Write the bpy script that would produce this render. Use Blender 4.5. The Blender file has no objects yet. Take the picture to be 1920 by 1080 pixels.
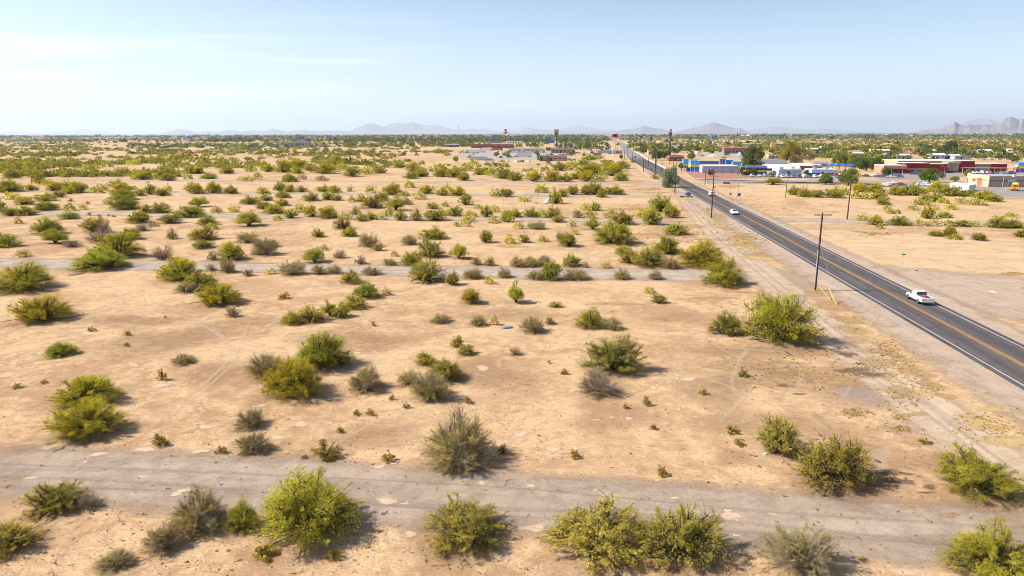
import bpy, math, random, bmesh
import numpy as np
from mathutils import Vector, Matrix
R=math.radians
scene=bpy.context.scene
COL=scene.collection
# ------------------------------------------------------------------ camera
CH=24.0; FP=1280.0; PITCH=math.atan(290/FP)
cam=bpy.data.cameras.new('camera'); camo=bpy.data.objects.new('camera',cam); COL.objects.link(camo)
cam.sensor_width=36; cam.lens=FP/1920*36; cam.clip_start=0.5; cam.clip_end=200000
camo.matrix_world=Matrix.Translation((0,0,CH)) @ Matrix.Rotation(R(90)-PITCH,4,'X') @ Matrix.Rotation(R(-0.10),4,'Z')
scene.camera=camo
scene.render.resolution_x=1024; scene.render.resolution_y=576
# ------------------------------------------------------------------ light
SUN_EL=R(43); SUN_DIR=Vector((-math.cos(SUN_EL)*0.998,math.cos(SUN_EL)*0.06,math.sin(SUN_EL))).normalized()
sun=bpy.data.lights.new('sun','SUN'); sun.energy=5.0; sun.use_shadow=True; sun.angle=R(0.53); sun.color=(1,0.955,0.88)
suno=bpy.data.objects.new('sun',sun); COL.objects.link(suno)
suno.rotation_euler=SUN_DIR.to_track_quat('Z','Y').to_euler()
w=bpy.data.worlds.new('World'); scene.world=w; w.use_nodes=True
nt=w.node_tree; nt.nodes.clear(); N=nt.nodes; L=nt.links
sky=N.new('ShaderNodeTexSky'); sky.sky_type='NISHITA'; sky.sun_disc=False; sky.sun_elevation=SUN_EL
sky.sun_rotation=math.atan2(SUN_DIR.x,SUN_DIR.y); sky.altitude=400; sky.air_density=1.0; sky.dust_density=1.2; sky.ozone_density=3.2
bg=N.new('ShaderNodeBackground'); bg.inputs[1].default_value=0.098
out=N.new('ShaderNodeOutputWorld')
# thin high cirrus veil mixed over the sky by view direction of the dome
tc=N.new('ShaderNodeTexCoord'); mp=N.new('ShaderNodeMapping'); mp.inputs['Scale'].default_value=(1.6,1.0,20)
L.new(tc.outputs['Generated'],mp.inputs['Vector'])
cn=N.new('ShaderNodeTexNoise'); cn.inputs['Scale'].default_value=2.2; cn.inputs['Detail'].default_value=7; cn.inputs['Roughness'].default_value=0.55
L.new(mp.outputs[0],cn.inputs['Vector'])
sp=N.new('ShaderNodeSeparateXYZ'); L.new(tc.outputs['Generated'],sp.inputs[0])
def mathn(op,a,b=None,c=None,clamp=False):
    n=N.new('ShaderNodeMath'); n.operation=op; n.use_clamp=clamp
    for i,v in enumerate((a,b,c)):
        if v is None: continue
        if isinstance(v,(int,float)): n.inputs[i].default_value=v
        else: L.new(v,n.inputs[i])
    return n.outputs[0]
# veil is thicker low in the sky and towards the sun side (-x)
elev=sp.outputs['Z']; xs=sp.outputs['X']
low=mathn('SUBTRACT',1.0,mathn('MULTIPLY',elev,4.6),clamp=True); band=mathn('MULTIPLY',mathn('SUBTRACT',0.165,elev),14,clamp=True)
side=mathn('MULTIPLY',mathn('ADD',mathn('MULTIPLY',xs,-1.0),0.25),1.1,clamp=True)
cl=mathn('MULTIPLY',mathn('SUBTRACT',cn.outputs['Fac'],0.50),5.0,clamp=True)
veil=mathn('ADD',mathn('MULTIPLY',low,0.60),mathn('MULTIPLY',side,0.12))
veil=mathn('ADD',veil,mathn('MULTIPLY',mathn('MULTIPLY',cl,band),mathn('ADD',mathn('MULTIPLY',side,0.5),0.05)),clamp=True)
veil=mathn('MULTIPLY',veil,0.95)
mx=N.new('ShaderNodeMix'); mx.data_type='RGBA'
L.new(veil,mx.inputs[0]); L.new(sky.outputs[0],mx.inputs[6]); mx.inputs[7].default_value=(7.5,8.7,10.5,1)
L.new(mx.outputs[2],bg.inputs[0]); L.new(bg.outputs[0],out.inputs[0])
VS=scene.view_settings; VS.view_transform='Standard'; VS.look='None'; VS.exposure=0.60; VS.gamma=1; VS.use_curve_mapping=False
scene.cycles.filter_width=0.9; scene.cycles.use_denoising=True; scene.cycles.denoiser='OPENIMAGEDENOISE'; scene.cycles.denoising_input_passes='RGB_ALBEDO_NORMAL'; scene.cycles.denoising_prefilter='ACCURATE'; scene.cycles.sample_clamp_indirect=4; scene.cycles.transparent_max_bounces=24; scene.cycles.max_bounces=6; scene.cycles.volume_bounces=1
# ------------------------------------------------------------------ pixel of the photo -> place on the ground
cp,spn=math.cos(PITCH),math.sin(PITCH)
def G(x,y,h=0.0):
    dx=(x-960)/FP; dy=(540-y)/FP
    t=-(CH-h)/(-spn+dy*cp)
    return Vector((dx*t,(cp+dy*spn)*t,h))
def P(v):
    x,y,z=v[0],v[1],v[2]-CH
    d=y*cp-z*spn; u=y*spn+z*cp
    return 960+x/d*FP, 540-u/d*FP
def mpp(y):      # metres per photo pixel at the ground row y
    return abs(G(961,y).x)
def hgt(x,y,yt):  # height of a vertical that stands at (x,y) and tops out on row yt
    b=G(x,y); lo,hi=0.0,150.0
    for _ in range(40):
        m=(lo+hi)/2
        if P((b.x,b.y,m))[1]>yt: lo=m
        else: hi=m
    return lo
HD=R(-6.25)     # heading of the paved road (rotation about z)
RD=Vector((math.sin(-HD),math.cos(-HD),0)); RU=Vector((math.cos(HD),math.sin(HD),0))
# ------------------------------------------------------------------ mesh helper
class MB:
    def __init__(s): s.v=[]; s.f=[]; s.m=[]
    def add(s,vs,fs,mi=0):
        o=len(s.v); s.v+= [tuple(q) for q in vs]; s.f+=[tuple(i+o for i in f) for f in fs]; s.m+=[mi]*len(fs); return s
    def box(s,x0,x1,y0,y1,z0,z1,mi=0,M=None,tx=0,ty=0):
        vs=[(x0,y0,z0),(x1,y0,z0),(x1,y1,z0),(x0,y1,z0),(x0+tx,y0+ty,z1),(x1-tx,y0+ty,z1),(x1-tx,y1-ty,z1),(x0+tx,y1-ty,z1)]
        if M is not None: vs=[M@Vector(q) for q in vs]
        return s.add(vs,[(3,2,1,0),(4,5,6,7),(0,1,5,4),(1,2,6,5),(2,3,7,6),(3,0,4,7)],mi)
    def tube(s,p,q,r0,r1=None,n=8,mi=0,cap=True):
        p=Vector(p);q=Vector(q); r1=r0 if r1 is None else r1
        d=(q-p); 
        if d.length<1e-6: return s
        d.normalize(); a=d.orthogonal().normalized(); b=d.cross(a)
        vs=[]
        for c,r in ((p,r0),(q,r1)):
            for i in range(n):
                t=2*math.pi*i/n; vs.append(c+(a*math.cos(t)+b*math.sin(t))*r)
        fs=[(i,(i+1)%n,n+(i+1)%n,n+i) for i in range(n)]
        if cap: fs+=[tuple(range(n-1,-1,-1)),tuple(range(n,2*n))]
        return s.add(vs,fs,mi)
    def loft(s,secs,mi=0,capend=True):
        n=len(secs[0]); vs=[p for c in secs for p in c]; fs=[]
        for k in range(len(secs)-1):
            for i in range(n):
                j=(i+1)%n; fs.append((k*n+i,k*n+j,(k+1)*n+j,(k+1)*n+i))
        if capend: fs+=[tuple(range(n-1,-1,-1)),tuple(range((len(secs)-1)*n,len(secs)*n))]
        return s.add(vs,fs,mi)
    def prism(s,poly,z0,z1,mi=0):
        n=len(poly); vs=[(p[0],p[1],z0) for p in poly]+[(p[0],p[1],z1) for p in poly]
        fs=[(i,(i+1)%n,n+(i+1)%n,n+i) for i in range(n)]+[tuple(range(n-1,-1,-1)),tuple(range(n,2*n))]
        return s.add(vs,fs,mi)
    def mesh(s,name,mats,smooth=False):
        me=bpy.data.meshes.new(name); me.from_pydata(s.v,[],s.f)
        if not isinstance(mats,(list,tuple)): mats=[mats]
        for m in mats: me.materials.append(m)
        me.polygons.foreach_set('material_index',s.m)
        if smooth: me.polygons.foreach_set('use_smooth',[True]*len(s.f))
        me.update(); return me
    def build(s,name,mats,parent=None,smooth=False,color=None):
        o=bpy.data.objects.new(name,s.mesh(name,mats,smooth)); COL.objects.link(o)
        if parent is not None: o.parent=parent
        if color: o.color=(*color,1)
        return o
def tag(o,label=None,cat=None,group=None,kind=None):
    if label: o['label']=label
    if cat: o['category']=cat
    if group: o['group']=group
    if kind: o['kind']=kind
    return o
def empty(name,loc=(0,0,0),rz=0.0,label=None,cat=None,group=None):
    o=bpy.data.objects.new(name,None); COL.objects.link(o); o.location=loc; o.rotation_euler=(0,0,rz); o.empty_display_size=0.3
    return tag(o,label,cat,group)
def copy_tree(o,parent=None):
    c=o.copy(); COL.objects.link(c)
    if parent is not None: c.parent=parent
    for ch in list(o.children): copy_tree(ch,c)
    return c
def setcol(o,names,colr):
    for ch in o.children:
        if ch.name.split('.')[0] in names: ch.color=(*colr,1)
        setcol(ch,names,colr)
def ordn(n):
    w=['','first','second','third','fourth','fifth','sixth','seventh','eighth','ninth','tenth','eleventh','twelfth']
    if n<len(w): return w[n]
    return f"{n}{'th' if 10<=n%100<=20 else {1:'st',2:'nd',3:'rd'}.get(n%10,'th')}"
# ------------------------------------------------------------------ materials
def newmat(name):
    m=bpy.data.materials.new(name); m.use_nodes=True; m.node_tree.nodes.clear(); return m,m.node_tree.nodes,m.node_tree.links
class NT:
    def __init__(s,m): s.N=m.node_tree.nodes; s.L=m.node_tree.links
    def n(s,t,**k):
        a=s.N.new(t)
        for q,v in k.items(): setattr(a,q,v)
        return a
    def inp(s,sock,v):
        if isinstance(v,bpy.types.NodeSocket): s.L.new(v,sock)
        else: sock.default_value=v
    def math(s,op,a,b=None,c=None,clamp=False):
        m=s.n('ShaderNodeMath',operation=op,use_clamp=clamp)
        for i,v in enumerate((a,b,c)):
            if v is not None: s.inp(m.inputs[i],v)
        return m.outputs[0]
    def mix(s,f,a,b,blend='MIX'):
        m=s.n('ShaderNodeMix',data_type='RGBA',blend_type=blend)
        s.inp(m.inputs[0],f)
        for i,v in ((6,a),(7,b)):
            if isinstance(v,(tuple,list)): v=(*v[:3],1)
            s.inp(m.inputs[i],v)
        return m.outputs[2]
    def noise(s,vec,scale,det=4,rough=0.55,dist=0.0):
        m=s.n('ShaderNodeTexNoise'); s.L.new(vec,m.inputs['Vector'])
        m.inputs['Scale'].default_value=scale; m.inputs['Detail'].default_value=det; m.inputs['Roughness'].default_value=rough; m.inputs['Distortion'].default_value=dist
        return m.outputs['Fac']
    def ramp(s,f,lo,hi):
        m=s.n('ShaderNodeMapRange',interpolation_type='SMOOTHSTEP'); s.inp(m.inputs[0],f); m.inputs[1].default_value=lo; m.inputs[2].default_value=hi
        return m.outputs[0]
    def map(s,vec,scale=(1,1,1),rot=(0,0,0)):
        m=s.n('ShaderNodeMapping'); s.L.new(vec,m.inputs['Vector']); m.inputs['Scale'].default_value=scale; m.inputs['Rotation'].default_value=rot
        return m.outputs[0]
    def bsdf(s,col,rough=0.9,bump=None,bstr=0.3,bdist=0.05,spec=0.25,metal=0.0,alpha=None):
        b=s.n('ShaderNodeBsdfPrincipled'); 
        if isinstance(col,(tuple,list)): col=(*col[:3],1)
        s.inp(b.inputs['Base Color'],col); s.inp(b.inputs['Roughness'],rough); b.inputs['Specular IOR Level'].default_value=spec; b.inputs['Metallic'].default_value=metal
        if bump is not None:
            q=s.n('ShaderNodeBump'); q.inputs['Strength'].default_value=bstr; q.inputs['Distance'].default_value=bdist; s.L.new(bump,q.inputs['Height']); s.L.new(q.outputs[0],b.inputs['Normal'])
        if alpha is not None: s.inp(b.inputs['Alpha'],alpha)
        o=s.n('ShaderNodeOutputMaterial'); s.L.new(b.outputs[0],o.inputs[0]); return b
_mc={}
def paint(col,rough=0.7,metal=0.0,var=0.12,spec=0.3,sc=1.3):
    key=(tuple(round(c,3) for c in col),rough,metal,var,spec,sc)
    if key in _mc: return _mc[key]
    m,_,_=newmat('painted_surface'); t=NT(m); c=t.n('ShaderNodeTexCoord').outputs['Object']
    n1=t.noise(c,sc,5,0.65); n2=t.noise(t.map(c,(1,1,0.15)),sc*3,4,0.6)
    f=t.math('ADD',t.math('MULTIPLY',n1,0.6),t.math('MULTIPLY',n2,0.4))
    dark=tuple(x*(1-var*1.6) for x in col); lite=tuple(min(1,x*(1+var)) for x in col)
    t.bsdf(t.mix(t.ramp(f,0.35,0.65),dark,lite),rough,spec=spec,metal=metal,bump=n1,bstr=0.15,bdist=0.02); _mc[key]=m; return m
def objpaint(rough=0.3,spec=0.5,var=0.06):
    key=('obj',rough,spec,var)
    if key in _mc: return _mc[key]
    m,_,_=newmat('vehicle_paint'); t=NT(m); oi=t.n('ShaderNodeObjectInfo').outputs['Color']; c=t.n('ShaderNodeTexCoord').outputs['Object']
    n=t.noise(t.map(c,(1,1,2)),1.7,5,0.7)
    b=t.bsdf(t.mix(t.ramp(n,0.35,0.7),oi,t.mix(0.25,oi,(0.45,0.36,0.27))),rough,spec=spec); b.inputs['Coat Weight'].default_value=0.3
    _mc[key]=m; return m
GLASS=paint((0.02,0.03,0.04),0.08,0,0.1,0.6); RUBBER=paint((0.025,0.024,0.023),0.85); CHROME=paint((0.55,0.56,0.58),0.3,0.8)
WHITE=paint((0.76,0.76,0.74),0.6); STEEL=paint((0.35,0.36,0.37),0.5,0.5); DARKM=paint((0.05,0.05,0.055),0.6); RED=paint((0.45,0.035,0.025),0.5)
# ---- sandy ground
def sand_nodes(t,c):
    big=t.noise(c,0.011,5,0.6,0.6); mid=t.noise(c,0.085,7,0.66,0.9); sm=t.noise(c,0.7,6,0.7,0.4); fine=t.noise(c,4.5,6,0.85)
    str_=t.noise(t.map(c,(0.7,1.3,1),(0,0,R(24))),0.55,8,0.78,1.1)
    a=t.mix(t.ramp(t.math('ADD',t.math('MULTIPLY',mid,0.55),t.math('MULTIPLY',sm,0.45)),0.42,0.57),(0.375,0.220,0.110),(0.585,0.385,0.205))
    a=t.mix(t.math('MULTIPLY',t.ramp(big,0.45,0.62),0.55),a,(0.62,0.415,0.228))
    a=t.mix(t.math('MULTIPLY',t.ramp(str_,0.51,0.64),0.5),a,(0.285,0.172,0.10))
    a=t.mix(t.math('MULTIPLY',t.ramp(t.noise(c,0.33,8,0.72,1.4),0.56,0.66),0.65),a,(0.66,0.465,0.275))
    v3=t.n('ShaderNodeTexVoronoi'); t.L.new(c,v3.inputs['Vector']); v3.inputs['Scale'].default_value=2.6; s3=t.n('ShaderNodeSeparateColor'); t.L.new(v3.outputs['Color'],s3.inputs[0])
    grit=t.math('MULTIPLY',t.math('LESS_THAN',v3.outputs['Distance'],t.math('MULTIPLY',s3.outputs[1],0.30)),t.ramp(mid,0.44,0.54))
    a=t.mix(t.math('MULTIPLY',grit,0.8),a,t.mix(t.ramp(s3.outputs[0],0.45,0.55),(0.24,0.145,0.085),(0.72,0.54,0.36)))
    # rodent diggings: pale spill with small dark holes
    vo=t.n('ShaderNodeTexVoronoi'); t.L.new(c,vo.inputs['Vector']); vo.inputs['Scale'].default_value=0.9; vo.inputs['Randomness'].default_value=1
    hole=t.math('LESS_THAN',vo.outputs['Distance'],0.085); msk=t.math('GREATER_THAN',t.noise(c,0.16,3,0.5),0.60)
    a=t.mix(t.math('MULTIPLY',hole,msk),a,(0.085,0.05,0.03))
    v2=t.n('ShaderNodeTexVoronoi'); t.L.new(c,v2.inputs['Vector']); v2.inputs['Scale'].default_value=7
    sp=t.math('LESS_THAN',v2.outputs['Distance'],0.16); a=t.mix(t.math('MULTIPLY',sp,t.math('MULTIPLY',t.ramp(sm,0.46,0.60),0.8)),a,(0.20,0.125,0.075))
    a=t.mix(t.math('MULTIPLY',t.ramp(fine,0.47,0.60),0.55),a,(0.30,0.185,0.115)); a=t.mix(t.math('MULTIPLY',t.ramp(t.noise(c,7.0,4,0.8),0.54,0.64),0.45),a,(0.70,0.50,0.30))
    hgt_=t.math('ADD',t.math('MULTIPLY',sm,1.0),t.math('ADD',t.math('MULTIPLY',fine,0.22),t.math('MULTIPLY',t.noise(c,0.33,8,0.72,1.4),1.2)))
    return a,hgt_
gm,_,_=newmat('desert_sand'); t=NT(gm); c=t.n('ShaderNodeTexCoord').outputs['Object']
a,h=sand_nodes(t,c)
# far plain: bands of fields and scrub cover seen as tone only
geo=t.n('ShaderNodeSeparateXYZ'); t.L.new(c,geo.inputs[0]); far=t.ramp(geo.outputs['Y'],1500,4200)
fp=t.noise(t.map(c,(0.22,1.0,1)),0.0011,6,0.6,0.4); fp2=t.noise(c,0.012,6,0.72)
scrub=t.mix(t.ramp(fp2,0.42,0.58),(0.085,0.10,0.035),(0.20,0.165,0.085))
field=t.mix(t.ramp(fp,0.50,0.56),scrub,(0.40,0.27,0.20))
t.bsdf(t.mix(far,a,field),0.95,h,0.8,0.14,0.10)
def cover(name,colA,colB,colC,soft=0.55,scale=1.0,amax=1.0,stones=0.0,streak=None):
    """loose material lying on the sand; its edge breaks up over the 'fade' attribute"""
    m,_,_=newmat(name); t=NT(m); c=t.n('ShaderNodeTexCoord').outputs['Object']
    at=t.n('ShaderNodeAttribute',attribute_name='fade').outputs['Fac']
    n0=t.noise(c,0.5*scale,7,0.72,0.6); n1=t.noise(c,3.2*scale,6,0.75); n2=t.noise(c,14*scale,3,0.7)
    al=t.math('ADD',at,t.math('MULTIPLY',t.math('SUBTRACT',t.math('ADD',t.math('MULTIPLY',n0,0.6),t.math('MULTIPLY',n1,0.4)),0.5),2.6))
    al=t.math('MULTIPLY',t.ramp(al,0.5-soft/2,0.5+soft/2),amax)
    k=t.mix(t.ramp(n0,0.38,0.62),colA,colB); k=t.mix(t.math('MULTIPLY',t.ramp(n1,0.5,0.68),0.55),k,colC); k=t.mix(t.math('MULTIPLY',t.ramp(n2,0.44,0.56),0.35),tuple(min(1,x*1.25) for x in colB) if False else k,tuple(x*0.8 for x in colC))
    if streak is not None:
        st=t.noise(t.map(c,streak[0],streak[1]),0.9,6,0.65,0.25); k=t.mix(t.math('MULTIPLY',t.ramp(st,0.5,0.66),0.6),k,streak[2])
        st=t.noise(t.map(c,streak[0],streak[1]),0.37,5,0.6,0.2); k=t.mix(t.math('MULTIPLY',t.ramp(st,0.53,0.63),0.5),k,tuple(min(1,x*1.22) for x in colA))
    if stones:
        v=t.n('ShaderNodeTexVoronoi'); t.L.new(c,v.inputs['Vector']); v.inputs['Scale'].default_value=5.5*scale
        rr=t.n('ShaderNodeSeparateColor'); t.L.new(v.outputs['Color'],rr.inputs[0])
        k=t.mix(t.math('MULTIPLY',t.math('LESS_THAN',v.outputs['Distance'],0.28),stones),k,t.mix(t.ramp(rr.outputs[0],0.4,0.6),tuple(x*0.45 for x in colA),tuple(min(1,x*1.35) for x in colB)))
    t.bsdf(k,0.93,t.math('ADD',n1,t.math('MULTIPLY',n2,0.5)),0.5,0.04,0.15,alpha=al); return m
XS=((0.07,1.1,1),(0,0,R(3)))
M_GRAVEL=cover('gravel_road',(0.37,0.280,0.205),(0.44,0.33,0.24),(0.275,0.205,0.150),1.5,1,1,0.45,(*XS,(0.27,0.215,0.175)))
M_GREY=cover('grey_gravel_road',(0.42,0.325,0.245),(0.47,0.365,0.275),(0.34,0.26,0.195),1.4,0.6,1,0.3,(*XS,(0.30,0.26,0.225)))
RS=((1.1,0.05,1),(0,0,-HD))
M_FRONT=cover('packed_track',(0.52,0.375,0.255),(0.58,0.42,0.285),(0.44,0.31,0.21),1.2,0.8,0.9,0.25,((1.1,0.05,1),(0,0,R(12)),(0.34,0.25,0.18)))
M_SHOULDER=cover('road_shoulder',(0.43,0.315,0.225),(0.50,0.365,0.26),(0.34,0.25,0.18),0.9,0.7,0.95,0.35,(*RS,(0.33,0.26,0.21)))
M_LOT=cover('smooth_dirt',(0.58,0.39,0.215),(0.63,0.435,0.25),(0.49,0.325,0.18),0.8,0.5,0.9,0.1,((0.1,1.0,1),(0,0,R(-8)),(0.53,0.37,0.24)))
M_TRAIL=cover('bare_trail',(0.66,0.48,0.31),(0.70,0.52,0.34),(0.60,0.43,0.27),1.7,2.6,0.42)
M_TYRE=cover('tyre_mark',(0.68,0.51,0.35),(0.70,0.53,0.36),(0.60,0.44,0.29),1.7,2.4,0.5)
M_RUST=cover('dead_grass_litter',(0.46,0.28,0.12),(0.54,0.35,0.16),(0.34,0.20,0.09),1.5,2.8,0.75)
M_RUT=cover('wheel_rut',(0.28,0.215,0.165),(0.32,0.25,0.19),(0.23,0.175,0.135),1.8,1.1,0.30)
M_RUTP=cover('wheel_rut_pale',(0.48,0.38,0.30),(0.52,0.41,0.32),(0.42,0.33,0.26),1.7,1.1,0.4)
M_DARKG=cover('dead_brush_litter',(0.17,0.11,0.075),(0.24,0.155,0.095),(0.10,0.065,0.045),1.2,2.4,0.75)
M_STRAW=cover('straw_litter',(0.58,0.40,0.17),(0.60,0.43,0.20),(0.46,0.29,0.12),1.5,2.2,0.8)
M_PALE=cover('dug_earth',(0.68,0.48,0.32),(0.72,0.54,0.37),(0.55,0.34,0.20),1.0,2.4,0.8)
M_BROWN=cover('bare_brown_crust',(0.36,0.215,0.115),(0.42,0.26,0.145),(0.28,0.165,0.085),1.9,2.6,0.40)
M_STONES=cover('stony_patch',(0.40,0.33,0.29),(0.46,0.39,0.34),(0.33,0.27,0.24),1.6,1.2,0.35,0.6)
M_YARD=cover('pale_yard',(0.40,0.33,0.28),(0.46,0.38,0.32),(0.33,0.27,0.23),0.6,0.4,0.9)
M_PAVE=cover('worn_asphalt',(0.28,0.235,0.21),(0.33,0.275,0.24),(0.24,0.20,0.18),0.25,0.4)
M_REDG=cover('red_landscape_gravel',(0.34,0.17,0.12),(0.40,0.20,0.14),(0.28,0.14,0.10),0.3,0.6,1,0.3)
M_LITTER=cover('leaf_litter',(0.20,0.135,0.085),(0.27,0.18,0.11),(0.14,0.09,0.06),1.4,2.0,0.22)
# asphalt of the paved road
M_ROAD,_,_=newmat('asphalt'); t=NT(M_ROAD); c=t.n('ShaderNodeTexCoord').outputs['Object']
rc=t.map(c,(1,1,1),(0,0,R(6.25)))
n0=t.noise(t.map(rc,(1.0,0.035,1)),0.9,6,0.6,0.15); n1=t.noise(c,0.12,5,0.6); n2=t.noise(c,9,3,0.7)
k=t.mix(t.ramp(n0,0.36,0.64),(0.078,0.062,0.060),(0.122,0.098,0.091)); k=t.mix(t.math('MULTIPLY',t.ramp(n1,0.5,0.65),0.35),k,(0.066,0.060,0.063))
vo=t.n('ShaderNodeTexVoronoi',feature='DISTANCE_TO_EDGE'); t.L.new(t.map(rc,(0.30,0.11,1)),vo.inputs['Vector']); vo.inputs['Scale'].default_value=1
k=t.mix(t.math('MULTIPLY',t.math('LESS_THAN',vo.outputs['Distance'],0.012),0.55),k,(0.02,0.018,0.018))
sy=t.n('ShaderNodeSeparateXYZ'); t.L.new(c,sy.inputs[0]); k=t.mix(t.ramp(sy.outputs['Y'],600,780),k,(0.24,0.21,0.19))
t.bsdf(k,0.85,n2,0.3,0.01,0.25)
def worn(name,col):
    m,_,_=newmat(name); t=NT(m); c=t.n('ShaderNodeTexCoord').outputs['Object']; n=t.noise(c,2.3,6,0.8)
    t.bsdf(t.mix(t.ramp(n,0.30,0.62),tuple(x*0.5 for x in col),col),0.6); return m
M_WLINE=worn('white_road_paint',(0.66,0.64,0.60)); M_YLINE=worn('yellow_road_paint',(0.66,0.36,0.05)); M_CURB=paint((0.62,0.52,0.42),0.9)
# ------------------------------------------------------------------ structure sheets
def sheet(name,verts,faces,fade,mat,kind='structure'):
    me=bpy.data.meshes.new(name); me.from_pydata(verts,[],faces); me.materials.append(mat)
    if fade is not None:
        at=me.attributes.new('fade','FLOAT','POINT'); at.data.foreach_set('value',fade)
    me.update(); o=bpy.data.objects.new(name,me); COL.objects.link(o); o['kind']=kind; return o
# ground: one sheet out to 50 km, fine near the camera
def axis(a,b,near,growth,maxs):
    vals=[0.0]; s=near; 
    while vals[-1]<b: vals.append(vals[-1]+s); s=min(s*growth,maxs)
    neg=[0.0]; s=near
    while neg[-1]>a: neg.append(neg[-1]-s); s=min(s*growth,maxs)
    return sorted(set(neg+vals))
gx=axis(-52000,52000,40,1.3,6000); gy=axis(-2100,52000,40,1.3,6000)
rg=random.Random(3)
vs=[]
def relief(x,y): return 0.0
for y in gy:
    for x in gx: vs.append((x,y,relief(x,y)))
nx=len(gx); fs=[(j*nx+i,j*nx+i+1,(j+1)*nx+i+1,(j+1)*nx+i) for j in range(len(gy)-1) for i in range(nx-1)]
gnd=sheet('ground',vs,fs,None,gm)
from bisect import bisect_right
def zg(x,y): return 0.0
def strip(name,upper,lower,z,mat,kind='structure',step=3.0,world=False,cols=(0,0.18,0.5,0.82,1),fades=(0,0.85,1,0.85,0),grow=0.12,jit=0.0,endfade=True):
    """sheet between two edge lines given in photo pixels (or world points)"""
    U=[G(*p) if not world else Vector((p[0],p[1],0)) for p in upper]; Lw=[G(*p) if not world else Vector((p[0],p[1],0)) for p in lower]
    def resample(pts,n):
        d=[0];
        for a,b in zip(pts,pts[1:]): d.append(d[-1]+(b-a).length)
        o=[]
        for i in range(n):
            s=d[-1]*i/(n-1); k=min(max(bisect_right(d,s)-1,0),len(pts)-2); o.append(pts[k].lerp(pts[k+1],(s-d[k])/max(1e-9,d[k+1]-d[k])))
        return o
    ln=sum((b-a).length for a,b in zip(U,U[1:])); n=max(3,min(400,int(ln/step)+2)); U=resample(U,n); Lw=resample(Lw,n)
    v=[];fd=[];f=[]; rr=random.Random(len(upper)*7+n); m=len(cols)
    for i in range(n):
        a=U[i]; b=Lw[i]; e=(b-a)*grow; a=a-e; b=b+e; e1=1.0
        if endfade: e1=min(1,min(i,n-1-i)/3)
        for c_,q in zip(cols,fades):
            p=a.lerp(b,c_); v.append((p.x,p.y,zg(p.x,p.y)+z)); fd.append(q*e1)
    for i in range(n-1):
        for j in range(m-1): f.append((i*m+j,i*m+j+1,(i+1)*m+j+1,(i+1)*m+j))
    return sheet(name,v,f,fd,mat,kind)
def line(name,pts,width,z,mat,kind='structure',px=True,step=2.0,**k):
    W=[G(*p) if px else Vector((p[0],p[1],0)) for p in pts]; a=[];b=[]
    # smooth the polyline
    for _ in range(2):
        q=[W[0]]
        for s,e in zip(W,W[1:]): q+= [s.lerp(e,.25),s.lerp(e,.75)]
        q.append(W[-1]); W=q
    for i,p in enumerate(W):
        d=(W[min(i+1,len(W)-1)]-W[max(i-1,0)]).normalized(); nrm=Vector((-d.y,d.x,0))*width/2; a.append((p+nrm)[:2]); b.append((p-nrm)[:2])
    return strip(name,a,b,z,mat,kind,step,True,**k)
def blob(x,y,w,h,z,mat,seed=0,name='soil',kind='structure',merge=None):
    r=random.Random(seed*31+int(x)); c_=G(x,y); rx=w/2*mpp(y); ry=abs(G(x,y-h/2).y-G(x,y+h/2).y)/2
    v=[(c_.x,c_.y)];fd=[1.0];n=16;f=[]
    ph=[r.uniform(0,6.28) for _ in range(3)]
    for k_,q in ((0.5,0.95),(0.8,0.5),(1.12,0)):
        for i in range(n):
            a_=2*math.pi*i/n; s=k_*(1+0.22*math.sin(2*a_+ph[0])+0.15*math.sin(3*a_+ph[1])+0.08*math.sin(5*a_+ph[2])); v.append((c_.x+rx*s*math.cos(a_),c_.y+ry*s*math.sin(a_))); fd.append(q)
    for i in range(n):
        j=(i+1)%n; f.append((0,1+i,1+j)); 
        for k_ in (0,1): f.append((1+k_*n+i,1+(k_+1)*n+i,1+(k_+1)*n+j,1+k_*n+j))
    v=[(p[0],p[1],zg(p[0],p[1])+z) for p in v]
    if merge is not None:
        o=len(merge[0]); merge[0].extend(v); merge[1].extend([tuple(i+o for i in q) for q in f]); merge[2].extend(fd); return
    return sheet(name,v,f,fd,mat,kind)
# gravel tracks crossing the view
strip('path',[(-120,830),(200,838),(480,850),(720,868),(960,884),(1200,900),(1440,918),(1700,940),(2080,968)],[(-120,940),(100,938),(260,962),(480,968),(700,990),(960,1002),(1200,1020),(1440,1042),(1700,1062),(2080,1090)],0.006,M_GRAVEL,grow=0.06)
strip('path',[(-60,480),(300,487),(600,495),(960,499),(1300,505),(1420,510),(1500,500)],[(-60,501),(300,507),(600,514),(960,524),(1300,529),(1420,535),(1570,556)],0.008,M_GREY,grow=0.05)
strip('path',[(-60,394),(160,396),(320,399),(640,404),(960,408),(1290,411)],[(-60,400),(160,402),(320,406),(640,411.5),(960,414),(1290,418)],0.010,M_GREY)
strip('path',[(-60,354),(320,358),(640,361),(960,364.5),(1270,367)],[(-60,356.5),(320,361),(640,364.5),(960,368),(1270,371)],0.010,M_GREY)
strip('path',[(-60,333),(320,336),(640,338.5),(960,341),(1140,340.5),(1290,343)],[(-60,335),(320,338.5),(640,341),(960,343.3),(1140,343.3),(1290,349)],0.010,M_GREY)
strip('path',[(-60,293),(60,293.5),(95,296)],[(-60,297),(60,297.5),(95,299)],0.010,M_LOT)
strip('path',[(1410,408),(1560,411),(1700,415),(1980,420)],[(1420,414),(1560,418),(1700,423),(1980,430)],0.010,M_GREY)
strip('path',[(1590,492),(1700,503),(1800,512),(2000,525)],[(1740,560),(1800,580),(1880,600),(2050,625)],0.008,M_SHOULDER,grow=0.1)
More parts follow.
